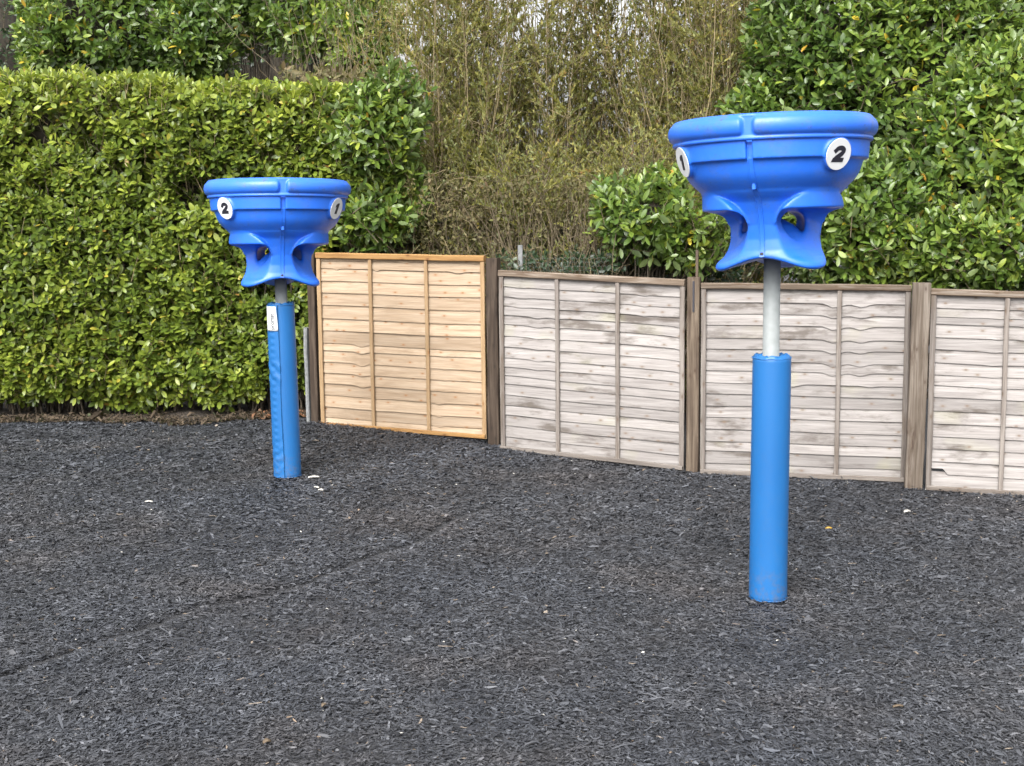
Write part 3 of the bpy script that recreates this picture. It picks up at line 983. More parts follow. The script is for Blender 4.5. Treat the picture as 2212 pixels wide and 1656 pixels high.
thicket('twiggy olive shrub of upright stems just right of the clipped hedge', TX(975, 14.4), 14.4, 0.36, 5.6, 80, 301)
thicket('twiggy olive shrub in the gap of pale sky behind the tan panel', TX(1075, 15.2), 15.2, 0.60, 6.2, 76, 303)
thicket('twiggy olive shrub behind the middle grey fence panel', TX(1250, 15.5), 15.5, 0.62, 6.3, 74, 305)
thicket('twiggy brown shrub above the left side of the small laurel bush', TX(1420, 15.3), 15.3, 0.60, 6.3, 84, 315)
thicket('dense twiggy brown shrub against the big laurel tree', TX(1570, 14.6), 14.6, 0.50, 6.0, 118, 307, lean=-0.05)
thicket('low bushy shrub crowding the top of the tan panel', TX(1010, 13.6), 13.6, 0.62, 2.5, 90, 309, leaf=(0.03, 0.06), leafn=26, low=True)
thicket('low twiggy shrub behind the first grey panel', TX(1230, 13.7), 13.7, 0.60, 2.5, 90, 311, leaf=(0.03, 0.055), leafn=26, low=True)
thicket('low twiggy shrub half hidden by the small laurel bush', TX(1430, 13.6), 13.6, 0.55, 2.5, 80, 313, leaf=(0.03, 0.055), leafn=26, low=True)


# ------------------------------------------------------------------ undergrowth above the fence
def undergrowth(name, label, px0, px1, py0, py1, Y, n, seed, matkey, leaf, tw=260):
    Y = Y * 1.47
    r = np.random.default_rng(seed)
    a, b = at((px0 + px1) / 2, py1, Y), at(px1, py0, Y)
    root = empty(name, (a.x, Y, float(g0(a.x, Y))))
    tag(root, label, 'undergrowth')
    px = r.uniform(px0, px1, n); py = r.uniform(py0, py1, n); yy = Y + r.uniform(-0.25, 0.35, n)
    P = np.array([tuple(at(x, y, q)) for x, y, q in zip(px, py, yy)])
    d = shoots(P, np.tile(np.array([0, -1.0, 0.2]), (n, 1)), 0.3, 0.6, (4, 6), (0.08, 0.16), leaf, (0.4, 0.6), np.full(n, 0.0), seed + 1)
    emit_foliage(root, d, matkey, 0, None, 1.0, 0.003, 'twig')
    lo = np.array([tuple(at(x, py1 + 90, Y)) for x in r.uniform(px0, px1, tw)]) + r.normal(0, .12, (tw, 3)) * np.array([0.3, 1, 0])
    hi = lo + np.stack([r.normal(0, .35, tw), r.normal(0, .2, tw), r.uniform(0.4, 1.3, tw)], -1)
    add_branches(root, lo, hi, 0.005, 0.0016, 'twig_dark', 7, 0.06, seed + 2, 'stems', 3)
    return root


undergrowth('bramble_tangle', 'dark tangle of bramble stems and dull leaves above the tan panel', 870, 1290, 380, 600, 8.75, 950, 401, 'bramble_leaf', (0.03, 0.055), 220)
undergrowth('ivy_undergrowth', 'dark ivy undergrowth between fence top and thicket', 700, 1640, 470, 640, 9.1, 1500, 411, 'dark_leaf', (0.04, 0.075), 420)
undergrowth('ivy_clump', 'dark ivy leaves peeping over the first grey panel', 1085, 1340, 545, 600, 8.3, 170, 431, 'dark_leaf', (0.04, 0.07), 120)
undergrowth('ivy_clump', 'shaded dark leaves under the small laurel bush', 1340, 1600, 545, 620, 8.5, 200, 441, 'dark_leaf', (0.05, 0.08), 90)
undergrowth('bramble_clump', 'reddish bramble leaves lying on top of the clipped hedge', 610, 790, 148, 178, 9.2, 60, 421, 'bramble_leaf', (0.06, 0.09), 60)


def chicken_wire():
    root = empty('wire_netting', tuple(at(1210, 640, 11.75)))
    tag(root, 'hexagonal wire netting with a pale concrete post above the grey panel', 'netting')
    L = np.array(root.location)
    segs = []
    s = 0.024
    x0, x1, z0, z1 = at(1100, 600, 11.75).x, at(1310, 600, 11.75).x, at(1100, 640, 11.75).z, at(1100, 562, 11.75).z
    row = 0
    z = z0
    while z < z1:
        x = x0 + (row % 2) * s * 0.866
        while x < x1:
            for dx, dz, ex, ez in ((0, 0, 0, s), (0, s, s * .866, s * 1.5), (0, s, -s * .866, s * 1.5)):
                segs.append(((x + dx, 11.75, z + dz), (x + ex, 11.75, z + ez)))
            x += s * 1.732
        z += s * 1.5
        row += 1
    S = np.array(segs) + RNG.normal(0, 0.001, (len(segs), 2, 3))
    V, F = tubes(S, np.full((len(S), 2), 0.0008), 3)
    o = link('mesh_wire', np_mesh('mesh_wire', V - L, F), M['wire'], root); o['kind'] = 'stuff'
    p = at(1124, 560, 12.1)
    bx_ = box_mesh('wire_post', 0.042, 0.042, 0.9, 0.006)
    o = link('post', bx_, M['concrete'], root)
    o.location = (p.x - L[0], p.y - L[1], p.z + 0.12 - 0.9 - L[2])


def box_mesh(name, sx, sy, sz, bev=0.004, z0=0.0, nz=1, wob=0.0, seed=0):
    """upright bar with chamfered long edges, base at z0, optional slight waviness"""
    b = min(bev, sx * 0.3, sy * 0.3)
    hx, hy = sx / 2, sy / 2
    ring = [(hx - b, -hy), (hx, -hy + b), (hx, hy - b), (hx - b, hy), (-hx + b, hy), (-hx, hy - b), (-hx, -hy + b), (-hx + b, -hy)]
    r = random.Random(seed)
    V, F = [], []
    for k in range(nz + 1):
        z = z0 + sz * k / nz
        dx, dy = r.gauss(0, wob), r.gauss(0, wob)
        for q, (x, y) in enumerate(ring):
            V.append((x + dx, y + dy, z))
    for k in range(nz):
        for q in range(8):
            F.append((k * 8 + q, k * 8 + (q + 1) % 8, k * 8 + 8 + (q + 1) % 8, k * 8 + 8 + q))
    F.append(tuple(range(7, -1, -1))); F.append(tuple(nz * 8 + q for q in range(8)))
    return py_mesh(name, V, F)


chicken_wire()


# ------------------------------------------------------------------ fence
def waney(seed, n_dips, amp, width):
    """lower edge of a board: slow waves and dips where knots sat"""
    r = random.Random(seed)
    waves = [(r.uniform(1.5, 7), r.uniform(0, 6.28), r.uniform(0.2, 1.0)) for _ in range(4)]
    dips = [(r.uniform(-0.85, 0.85), r.uniform(0.025, 0.06), r.uniform(0.35, 1.0)) for _ in range(n_dips)]

    def f(x):
        v = sum(a * math.sin(k * x + p) for k, p, a in waves) * 0.0022
        for c, s, a in dips:
            v -= amp * a * math.exp(-((x - c) / s) ** 2)
        return v
    return f


def slat_mesh(w, h_top, h_bot, edge, y_top, y_bot, th, seed, nx=44, notch=None):
    """lapped board in panel space: x along, -y to the viewer; upper edge tucked back, lower edge proud"""
    r = random.Random(seed)
    ph, fq = r.uniform(0, 6), r.uniform(1.5, 4)
    V, F = [], []
    for i in range(nx + 1):
        x = -w / 2 + w * i / nx
        zb = h_bot + edge(x)
        if notch and notch[0] < x < notch[1]: zb += notch[2]
        bow = 0.0016 * math.sin(fq * x + ph)
        zt = h_top
        zm = zb + (zt - zb) * 0.5
        for (yy, zz) in ((y_top, zt), ((y_top + y_bot) / 2 - 0.0015, zm), (y_bot, zb + 0.002), (y_bot + 0.0015, zb), (y_bot + th, zb), (y_top + th * 0.4, zt)):
            V.append((x, yy + bow, zz))
    for i in range(nx):
        for k in range(6):
            a, b = i * 6 + k, i * 6 + (k + 1) % 6
            F.append((a, b, b + 6, a + 6))
    F.append(tuple(range(6))[::-1]); F.append(tuple(nx * 6 + k for k in range(6)))
    me = py_mesh('slat', V, F)
    for i, p in enumerate(me.polygons):
        p.use_smooth = False
    return me


def fence_panel(label, L, R, h, lines, battens, seed, new=False, groups=None, rail_h=0.045, cap=None, notch=None, amp=0.014):
    """L, R: (x, y, z) of the lower corners; lines: heights of the board edges as fractions from the top"""
    L, R = Vector(L), Vector(R)
    mid = (L + R) / 2
    dx = R - L
    w = dx.length
    root = empty('lap_fence', mid)
    rz = math.atan2(dx.y, dx.x)
    ry = -math.asin(dx.z / w)
    root.rotation_euler = (0, 0, rz)
    w = math.hypot(dx.x, dx.y)
    sl = dx.z / w
    tag(root, label, 'fence panel', 'lap fence panels along the play area')
    slat_m, bat_m, rail_m = (M['new_pine'], M['new_pine_v'], M['new_rail']) if new else (M['old_slat'], M['old_batten'], M['old_rail'])
    zt, zb = h - rail_h * 0.9, 0.02
    zs = [zt] + [h * (1 - f) for f in lines] + [zb]
    gi, edge = -1, None
    gb = groups or [3, 8, 12]
    for i in range(len(zs) - 1):
        if edge is None or i in gb:
            gi += 1
            fl = (gi % 3 == 2)
            edge = waney(seed * 31 + gi, 0 if fl else 3, 0.0 if fl else amp, w)
        k = i / len(zs)
        e = (lambda x, e0=edge, s=random.Random(seed * 77 + i).uniform(0.65, 1.15), q=random.Random(seed * 78 + i).uniform(-1.2, 1.2): e0(x) * s + 0.003 * q * x)
        if i == len(zs) - 2: e = lambda x: 0.0
        me = slat_mesh(w - 0.03, min(h - 0.012, zs[i] + 0.022), zs[i + 1], e, -0.0045, -0.0190, 0.009, seed * 100 + i,
                       notch=notch if (notch and i == notch[3]) else None)
        for v in me.vertices: v.co.z += sl * v.co.x
        link('slat', me, slat_m, root)
    # frame and battens in front of the boards
    for q, bxp in enumerate([-w / 2 + 0.019] + [(-0.5 + f) * w for f in battens] + [w / 2 - 0.019]):
        edgeb = q == 0 or q == len(battens) + 1
        for sgn in ((1,) if not edgeb else (1,)):
            me = box_mesh('batten', 0.040 if edgeb else 0.034, 0.020, h - rail_h * 0.98, 0.004, 0.0, 8, 0.0009, seed + q)
            o = link('batten', me, bat_m, root)
            o.location = (bxp, -0.0305, sl * bxp)
    me = box_mesh('top_rail', rail_h, 0.060, w + 0.004, 0.007, -w / 2 - 0.002, 14, 0.0012, seed + 40)
    o = link('top_rail', me, rail_m, root)
    o.matrix_local = Matrix.Translation((0, -0.020, h - rail_h / 2)) @ Matrix.Rotation(rad(90) + ry, 4, 'Y')
    me = box_mesh('bottom_rail', 0.035, 0.022, w - 0.006, 0.004, -w / 2 + 0.003, 8, 0.0008, seed + 41)
    o = link('bottom_rail', me, rail_m if new else bat_m, root)
    o.matrix_local = Matrix.Translation((0, -0.0535, 0.022)) @ Matrix.Rotation(rad(90) + ry, 4, 'Y')
    return root


def fr(vals, top, bot):
    return [(v - top) / (bot - top) for v in vals]


P1 = fence_panel('new honey coloured timber fence panel beside the clipped hedge', (-1.735, 12.40, 0.100), (-0.212, 11.70, 0.085), 1.58,
                 fr([654, 675, 707, 737, 769, 803, 834, 867, 885, 916, 944, 972, 1002, 1033, 1060], 634, 1083), [0.33, 0.665], 1, True, [1, 2, 7, 12], 0.052, amp=0.016)
P2 = fence_panel('grey weathered fence panel next to the honey coloured one', (-0.085, 11.52, 0.025), (1.380, 10.8, -0.028), 1.525,
                 fr([240, 310, 375, 435, 500, 580, 657, 733, 798, 863, 920, 998, 1068, 1138, 1215, 1293], 125, 1385), [0.325, 0.652], 2, False, [3, 9], 0.052)
P3 = fence_panel('grey weathered fence panel behind the taller blue funnel post', (1.497, 10.75, -0.046), (3.035, 10.4, -0.060), 1.52,
                 fr([345, 425, 500, 590, 665, 750, 815, 900, 980, 1062, 1142, 1228, 1312, 1380, 1467], 212, 1545), [0.335, 0.668], 3, False, [7, 8], 0.048, amp=0.024)
P4 = fence_panel('grey weathered fence panel with a broken low board at the right edge', (3.128, 10.2, -0.079), (4.70, 9.86, -0.128), 1.525,
                 fr([335, 395, 445, 535, 620, 708, 790, 865, 945, 1040, 1125, 1215, 1300, 1390, 1480], 205, 1590), [0.335, 0.668], 4, False, [4, 8], 0.05, notch=(-1, -0.68, 0.045, 14))


def fence_post(label, x, y, top, sx, sy, rz, matk, seed, side=None):
    z0 = float(g0(x, y))
    root = empty('fence_post', (x, y, z0 - 0.01), rz)
    tag(root, label, 'fence post', 'timber posts between the fence panels')
    me = box_mesh('post', sx, sy, top - z0 + 0.01, 0.006, 0.0, 10, 0.0012, seed)
    link('timber', me, M[matk], root)
    return root


fence_post('dark timber post between hedge and honey coloured panel', -1.795, 12.44, 1.665, 0.075, 0.09, -0.4, 'post_dark', 61)
fence_post('dark brown timber post right of the honey coloured panel', -0.150, 11.63, 1.645, 0.105, 0.085, -0.4, 'post_dark', 62)
q = fence_post('stained timber post between the two middle grey panels', 1.438, 10.77, 1.515, 0.098, 0.085, -0.3, 'post_wood', 63)
o = link('post_strap', box_mesh('post_strap', 0.016, 0.006, 0.24, 0.002), M['dark_steel'], q)
o.location = (0.005, -0.046, 1.30)
o = link('post_spike', box_mesh('post_spike', 0.022, 0.022, 0.28, 0.003), M['post_wood'], q)
o.location = (0.02, 0.02, 1.50)
fence_post('leaning split timber post left of the broken panel', 3.048, 10.235, 1.485, 0.130, 0.10, -0.2, 'post_grey', 64).rotation_euler = (0, 0.012, -0.2)
gp = empty('concrete_post', (-1.868, 12.46, float(g0(-1.868, 12.46)) - 0.01), -0.4)
tag(gp, 'low pale concrete spur against the hedge side of the honey panel', 'post')
link('spur', box_mesh('spur', 0.036, 0.08, 0.88, 0.010, 0.0, 4, 0.002, 66), M['concrete'], gp)

# ------------------------------------------------------------------ ball funnels
KZ = 0.5876e-3


def zy(y): return (1500 - y) * KZ


def poly_sdf(poly, R, Z):
    """signed distance to a closed polygon in the (r, z) plane"""
    P = np.array(poly)
    d = np.full(R.shape, 1e9); s = np.ones(R.shape)
    n = len(P)
    for i in range(n):
        a, b = P[i], P[(i - 1) % n]
        e = b - a
        wx, wz = R - a[0], Z - a[1]
        t = np.clip((wx * e[0] + wz * e[1]) / (e @ e), 0, 1)
        d = np.minimum(d, (wx - e[0] * t) ** 2 + (wz - e[1] * t) ** 2)
        c1 = Z >= a[1]; c2 = Z < b[1]; c3 = e[0] * wz > e[1] * wx
        flip = (c1 & c2 & c3) | (~c1 & ~c2 & ~c3)
        s = np.where(flip, -s, s)
    return s * np.sqrt(d)


def smin(a, b, k):
    h = np.clip(0.5 + 0.5 * (b - a) / k, 0, 1)
    return b + (a - b) * h - k * h * (1 - h)


def smax(a, b, k): return -smin(-a, -b, k)


S_PTS = [(.430, .400), (.376, .4113), (.342, .382), (.316, .3525), (.286, .294), (.262, .235), (.247, .159), (.250, .100), (.262, .0588), (.270, .0)]
C_PTS = [(.235, .252), (.159, .252), (.10, .272), (.06, .292), (.03, .308), (.010, .313), (-.010, .305), (-.02, .29)]


def surface_nets(v, org, h):
    """naive surface nets, inside is negative"""
    nx, ny, nz = v.shape
    s = v < 0
    c = [s[i:nx - 1 + i, j:ny - 1 + j, k:nz - 1 + k] for i in (0, 1) for j in (0, 1) for k in (0, 1)]
    cnt = sum(q.astype(np.int8) for q in c)
    act = (cnt > 0) & (cnt < 8)
    I, J, K = np.nonzero(act)
    idx = np.full(act.shape, -1, np.int32); idx[I, J, K] = np.arange(len(I))
    acc = np.zeros((len(I), 3)); num = np.zeros(len(I))
    corners = [(i, j, k) for i in (0, 1) for j in (0, 1) for k in (0, 1)]
    for a in range(8):
        for b in range(a + 1, 8):
            ca, cb = np.array(corners[a]), np.array(corners[b])
            if np.abs(ca - cb).sum() != 1: continue
            va = v[I + ca[0], J + ca[1], K + ca[2]]; vb = v[I + cb[0], J + cb[1], K + cb[2]]
            m = (va < 0) != (vb < 0)
            t = np.where(m, va / np.where(m, va - vb, 1), 0)
            acc += np.where(m[:, None], ca + t[:, None] * (cb - ca), 0); num += m
    P = np.stack([I, J, K], -1) + acc / num[:, None]
    V = np.array(org) + P * h
    F = []
    for ax in range(3):
        sl = [slice(None)] * 3
        a = s[tuple(slice(0, -1) if q == ax else slice(1, -1) for q in range(3))]
        b = s[tuple(slice(1, None) if q == ax else slice(1, -1) for q in range(3))]
        e = np.argwhere(a != b)
        if not len(e): continue
        off = np.array([0 if q == ax else 1 for q in range(3)])
        e = e + off
        u, w = [q for q in range(3) if q != ax]
        if ax == 1: u, w = w, u
        def cell(du, dw):
            t = e.copy(); t[:, u] -= du; t[:, w] -= dw
            return idx[t[:, 0], t[:, 1], t[:, 2]]
        q4 = np.stack([cell(1, 1), cell(0, 1), cell(0, 0), cell(1, 0)], -1)
        inside = s[e[:, 0], e[:, 1], e[:, 2]]
        q4[~inside] = q4[~inside][:, ::-1]
        F.append(q4)
    return V, np.concatenate(F)


BADGE_ANG = (rad(54), rad(180), rad(306))
BADGE_R = 0.502


def funnel_body():
    h = 0.0052
    x = np.arange(-0.545, 0.5451, h); z = np.arange(-0.02, 0.705, h)
    X, Y, Z = np.meshgrid(x, x, z, indexing='ij')
    X = X.astype(np.float32); Y = Y.astype(np.float32); Z = Z.astype(np.float32)
    Rr = np.sqrt(X * X + Y * Y)
    th = np.arctan2(Y, X)
    psi = np.abs((th + np.pi / 3) % (2 * np.pi / 3) - np.pi / 3)          # angle from the nearest seam, 0..60 deg
    phi = np.pi / 3 - psi                                                   # angle from the nearest chute
    s_lat = Rr * np.sin(psi)
    u_lat = Rr * np.sin(phi)
    # upper shell: band, belly, funnel inside
    poly = [(.300, .372), (.345, .385), (.376, .4113), (.412, .4407), (.440, .470), (.456, .4995), (.465, .529), (.474, .555), (.482, .5615), (.501, .5635), (.509, .655), (.512, .70),
            (.486, .70), (.470, .60), (.445, .53), (.40, .47), (.32, .425), (.0, .352), (.0, .318), (.20, .33)]
    pp = np.array(poly)
    for _ in range(2):                                           # round the belly
        seg = pp[1:8]
        cut = np.concatenate([seg[:1]] + [np.array([0.75 * a_ + 0.25 * b_, 0.25 * a_ + 0.75 * b_]) for a_, b_ in zip(seg[:-1], seg[1:])] + [seg[-1:]])
        poly = [tuple(pp[0])] + [tuple(q_) for q_ in cut] + [tuple(q_) for q_ in pp[8:]]
        break
    for _ in range(2):
        a_ = np.array(poly[1:15]); a_[1:-1] = (a_[:-2] + 2 * a_[1:-1] + a_[2:]) / 4
        poly[1:15] = [tuple(q_) for q_ in a_]
    r2 = np.arange(0, 0.79, h * 0.7); z2 = z
    R2, Z2 = np.meshgrid(r2, z2, indexing='ij')
    sd2 = poly_sdf(poly, R2, Z2).astype(np.float32)
    fi = np.clip(Rr / (h * 0.7), 0, len(r2) - 1.001); i0 = fi.astype(np.int32); ff = fi - i0
    kz = np.broadcast_to(np.arange(len(z))[None, None], X.shape)
    A = sd2[i0, kz] * (1 - ff) + sd2[i0 + 1, kz] * ff
    # lower body, three lobed towards the foot
    zz = np.array([p[1] for p in S_PTS[1:]])[::-1]; rr = np.array([p[0] for p in S_PTS[1:]])[::-1]
    Sz = np.interp(z, zz, rr); Cz = np.interp(z, [p[0] for p in C_PTS][::-1], [p[1] for p in C_PTS][::-1])
    Cz = np.where(z > 0.235, Sz, Cz)
    w = np.cos(1.5 * phi) ** 2
    Rl = Sz[None, None] * (1 - w) + Cz[None, None] * w
    zb = 0.058 - 0.068 * np.clip(Rr / 0.30, 0, 1.05) ** 1.3 * w
    B = smax((Rr - Rl) * 0.85, (zb - Z) * 0.9, 0.022)
    B = smax(B, Z - 0.40, 0.01)
    D = smin(A, B, 0.022)
    # eyebrow hoods over the chutes
    Eo = np.sqrt((phi / rad(45)) ** 2 + (np.maximum(0, Z - zy(1130)) / (340 * KZ)) ** 2)
    H = smax(smax((Rr - 0.374), (Eo - 1) * 0.19, 0.014), zy(1100) - Z, 0.01)
    D = smin(D, H, 0.012)
    # chute tunnels
    zf = [zy(q) for q in (1500, 1450, 1390, 1320, 1250, 1180, 1110, 1040, 990)]
    rf = [.37, .312, .250, .208, .178, .152, .112, .04, -.1]
    Rf = np.interp(z, zf, rf)[None, None] + 1.1 * u_lat ** 2
    T = smax(0.076 - s_lat, Z - zy(968), 0.10)
    T = smax(T, (Rf - Rr) * 0.8, 0.11)
    D = smax(D, -T, 0.011)
    T2 = smax(smax(Rr - 0.165, Z - zy(990), 0.06), (np.interp(z, zf, rf)[None, None] - Rr) * 0.75, 0.03)
    D = smax(D, -T2, 0.03)
    # badge bosses
    for a in BADGE_ANG:
        ca, sa = math.cos(a), math.sin(a)
        n_ = np.array([ca * math.cos(rad(-16)), sa * math.cos(rad(-16)), math.sin(rad(-16))])
        c_ = np.array([BADGE_R * ca, BADGE_R * sa, 0.575])
        dx, dy, dz = X - c_[0], Y - c_[1], Z - c_[2]
        t = dx * n_[0] + dy * n_[1] + dz * n_[2]
        rr_ = np.sqrt(np.maximum(dx * dx + dy * dy + dz * dz - t * t, 0))
        Cc = smax(smax(rr_ - 0.0875, t, 0.006), -0.045 - t, 0.004)
        D = smin(D, Cc, 0.016)
        D = smax(D, -smax(smax(rr_ - 0.0865, -t, 0.003), t - 0.04, 0.003), 0.004)      # let the sticker lie flush
    # break of the band at each seam
    G = smax(smax(s_lat - 0.016, 0.480 - Rr, 0.004), 0.558 - Z, 0.004)
    G = np.where(psi < 0.3, G, 1.0)
    D = smax(D, -G, 0.004)
    # post socket from below
    D = smax(D, -smax(Rr - 0.047, Z - 0.25, 0.004), 0.004)
    V, F = surface_nets(D, (x[0], x[0], z[0]), h)
    # light relaxation keeps the moulded look
    for it in range(2):
        acc = np.zeros_like(V); cnt = np.zeros(len(V))
        for q in range(4):
            np.add.at(acc, F[:, q], V[F[:, (q + 1) % 4]]); np.add.at(cnt, F[:, q], 1)
        V = V * 0.5 + 0.5 * acc / cnt[:, None]
    return np_mesh('funnel_body', V, F, True)


def funnel_rim():
    sec = [(.470, .700), (.478, .760), (.486, .786), (.500, .7905), (.515, .788), (.5235, .781)]
    bulge = []
    for k in range(13):
        a = rad(62 - 128 * k / 12)
        bulge.append((.502 + .049 * math.cos(a) ** 0.8 if math.cos(a) > 0 else .502, .727 + .051 * math.sin(a)))
    low = [(.5225, .676), (.527, .670), (.527, .662), (.520, .656), (.507, .656), (.500, .662), (.480, .680)]
    pts = sec + bulge + low
    th = np.linspace(0, 2 * np.pi, 540, endpoint=False)
    psi = np.abs((th + np.pi / 3) % (2 * np.pi / 3) - np.pi / 3)
    s = 0.53 * psi
    V = np.zeros((len(th), len(pts), 3))
    for j, (r0, z0) in enumerate(pts):
        r = np.full(len(th), r0)
        if len(sec) <= j < len(sec) + len(bulge):
            kk = (j - len(sec)) / 12
            lim = 0.018 + 0.016 * (abs(kk - 0.5) * 2) ** 3                 # rounded pad ends
            t = np.clip((s - lim) / 0.020, 0, 1); t = t * t * (3 - 2 * t)
            r = 0.5205 + (r0 - 0.5205) * np.where(r0 > 0.5205, t, 1)
        V[:, j] = np.stack([r * np.cos(th), r * np.sin(th), np.full(len(th), z0)], -1)
    return np_mesh('rim', V.reshape(-1, 3), grid_faces(len(th), len(pts), True, True)[:, ::-1], True)


SEAM_PROFILE = [(.508, .652), (.506, .62), (.502, .57)]


def seam_strip():
    prof = [(.484, .650), (.481, .60), (.478, .565), (.474, .552), (.465, .529), (.456, .4995), (.440, .470), (.412, .4407), (.380, .412), (.346, .384), (.318, .3525), (.287, .294),
            (.263, .235), (.248, .159), (.250, .100), (.261, .066)]
    V, F = [], []
    P = np.array(prof)
    # smooth the guide line
    t = np.linspace(0, len(P) - 1, 60)
    P = np.stack([np.interp(t, np.arange(len(P)), P[:, 0]), np.interp(t, np.arange(len(P)), P[:, 1])], -1)
    for _ in range(3):
        P[1:-1] = (P[:-2] + 2 * P[1:-1] + P[2:]) / 4
    T = np.gradient(P, axis=0); T /= np.linalg.norm(T, axis=1)[:, None]
    Nn = np.stack([-T[:, 1], T[:, 0]], -1)
    cs = [(-.0150, -.012), (-.0150, .0030), (-.0135, .0042), (-.0095, .0042), (-.0085, .0012), (.0085, .0012), (.0095, .0042), (.0135, .0042), (.0150, .0030), (.0150, -.012)]
    for p, n_ in zip(P, Nn):
        for (y, d) in cs:
            q = p + n_ * d
            V.append((q[0], y, q[1]))
    m = len(cs)
    for i in range(len(P) - 1):
        for k in range(m - 1):
            F.append((i * m + k, i * m + k + 1, (i + 1) * m + k + 1, (i + 1) * m + k))
    me = py_mesh('seam_strip', V, F)
    return me


def disc(name, r, th, n=48, bev=0.0015):
    V, F = [], []
    for (rr, zz) in ((r, 0.0), (r, th - bev), (r - bev, th)):
        for k in range(n):
            a = 2 * math.pi * k / n
            V.append((rr * math.cos(a), rr * math.sin(a), zz))
    for q in range(2):
        for k in range(n):
            F.append((q * n + k, q * n + (k + 1) % n, q * n + n + (k + 1) % n, q * n + n + k))
    F.append(tuple(2 * n + k for k in range(n)))
    F.append(tuple(range(n))[::-1])
    return py_mesh(name, V, F)


def thick_path(pts, widths):
    """outline left and right of a stroke"""
    P = np.array(pts, float)
    T = np.gradient(P, axis=0); T /= np.linalg.norm(T, axis=1)[:, None]
    n = np.stack([-T[:, 1], T[:, 0]], -1)
    w = np.array(widths)[:, None] / 2
    return P + n * w, P - n * w


def numeral(ch):
    """heavy slanted figure about 1 high, lying in the xy plane, as quads of a stroke"""
    V, F = [], []

    def stroke(pts, widths):
        a, b = thick_path(pts, widths)
        o = len(V)
        for p, q in zip(a, b):
            V.append((p[0], p[1], 0)); V.append((q[0], q[1], 0))
        for i in range(len(pts) - 1):
            F.append((o + 2 * i, o + 2 * i + 1, o + 2 * i + 3, o + 2 * i + 2))

    def poly(pts):
        o = len(V)
        for p in pts: V.append((p[0], p[1], 0))
        F.append(tuple(range(o, o + len(pts))))
    if ch == '1':
        poly([(-0.20, -0.5), (0.14, -0.5), (0.32, 0.5), (0.05, 0.5), (-0.18, 0.36), (-0.23, 0.10), (-0.07, 0.18)])
    elif ch == '2':
        pts = [(-0.37, 0.13)]
        for k in range(15):
            a = rad(165 - 190 * k / 14)
            pts.append((0.02 + 0.285 * math.cos(a), 0.20 + 0.20 * math.sin(a)))
        pts += [(0.20, 0.02), (0.05, -0.10), (-0.14, -0.22), (-0.27, -0.36)]
        wd = [0.29] + [0.29 + 0.02 * math.sin(k / 14 * 3.1) for k in range(15)] + [0.33, 0.33, 0.31, 0.28]
        stroke(pts, wd)
        poly([(-0.46, -0.5), (0.42, -0.5), (0.45, -0.22), (-0.38, -0.22)])
        for i, (x, y, z) in enumerate(V): V[i] = (x + 0.10 * y, y, z)
    else:
        for c in (0.22, -0.23):
            pts = []
            for k in range(13):
                a = rad(150 - 240 * k / 12) if c > 0 else rad(90 - 240 * k / 12)
                pts.append((0.0 + 0.25 * math.cos(a), c + 0.19 * math.sin(a)))
            stroke(pts, [0.2] * 13)
    # flat pieces overlap: lift each a hair so that no two lie in one plane
    fz = {}
    V2, F2 = [], []
    for k, f in enumerate(F):
        z = 0.0 if len(f) == 4 and ch != '1' and k < len(F) - 1 else 0.004
        b = len(V2)
        ring = [V[i] for i in f]
        for p in ring: V2.append((p[0], p[1], z + 0.010))
        for p in ring: V2.append((p[0], p[1], -0.004))
        m = len(f)
        F2.append(tuple(range(b, b + m)))
        for i in range(m):
            F2.append((b + i, b + m + i, b + m + (i + 1) % m, b + (i + 1) % m))
    # make every face wind upward
    me = py_mesh('numeral', V2, F2)
    return me


BODY = funnel_body(); BODY.materials.append(M['blue'])
RIM = funnel_rim(); RIM.materials.append(M['blue_rim'])
SEAM = seam_strip(); SEAM.materials.append(M['blue'])
BADGE = disc('badge', 0.0815, 0.0035); BADGE.materials.append(M['white'])
BOLT = disc('bolt', 0.010, 0.008, 10, 0.003); BOLT.materials.append(M['dark_steel'])
NUM = {c: numeral(c) for c in '123'}
for m_ in NUM.values(): m_.materials.append(M['black'])
BLOCK = box_mesh('seam_block', 0.020, 0.020, 0.030, 0.004); BLOCK.materials.append(M['blue'])
FS = 0.985                                    # size of the funnels against the measured profile


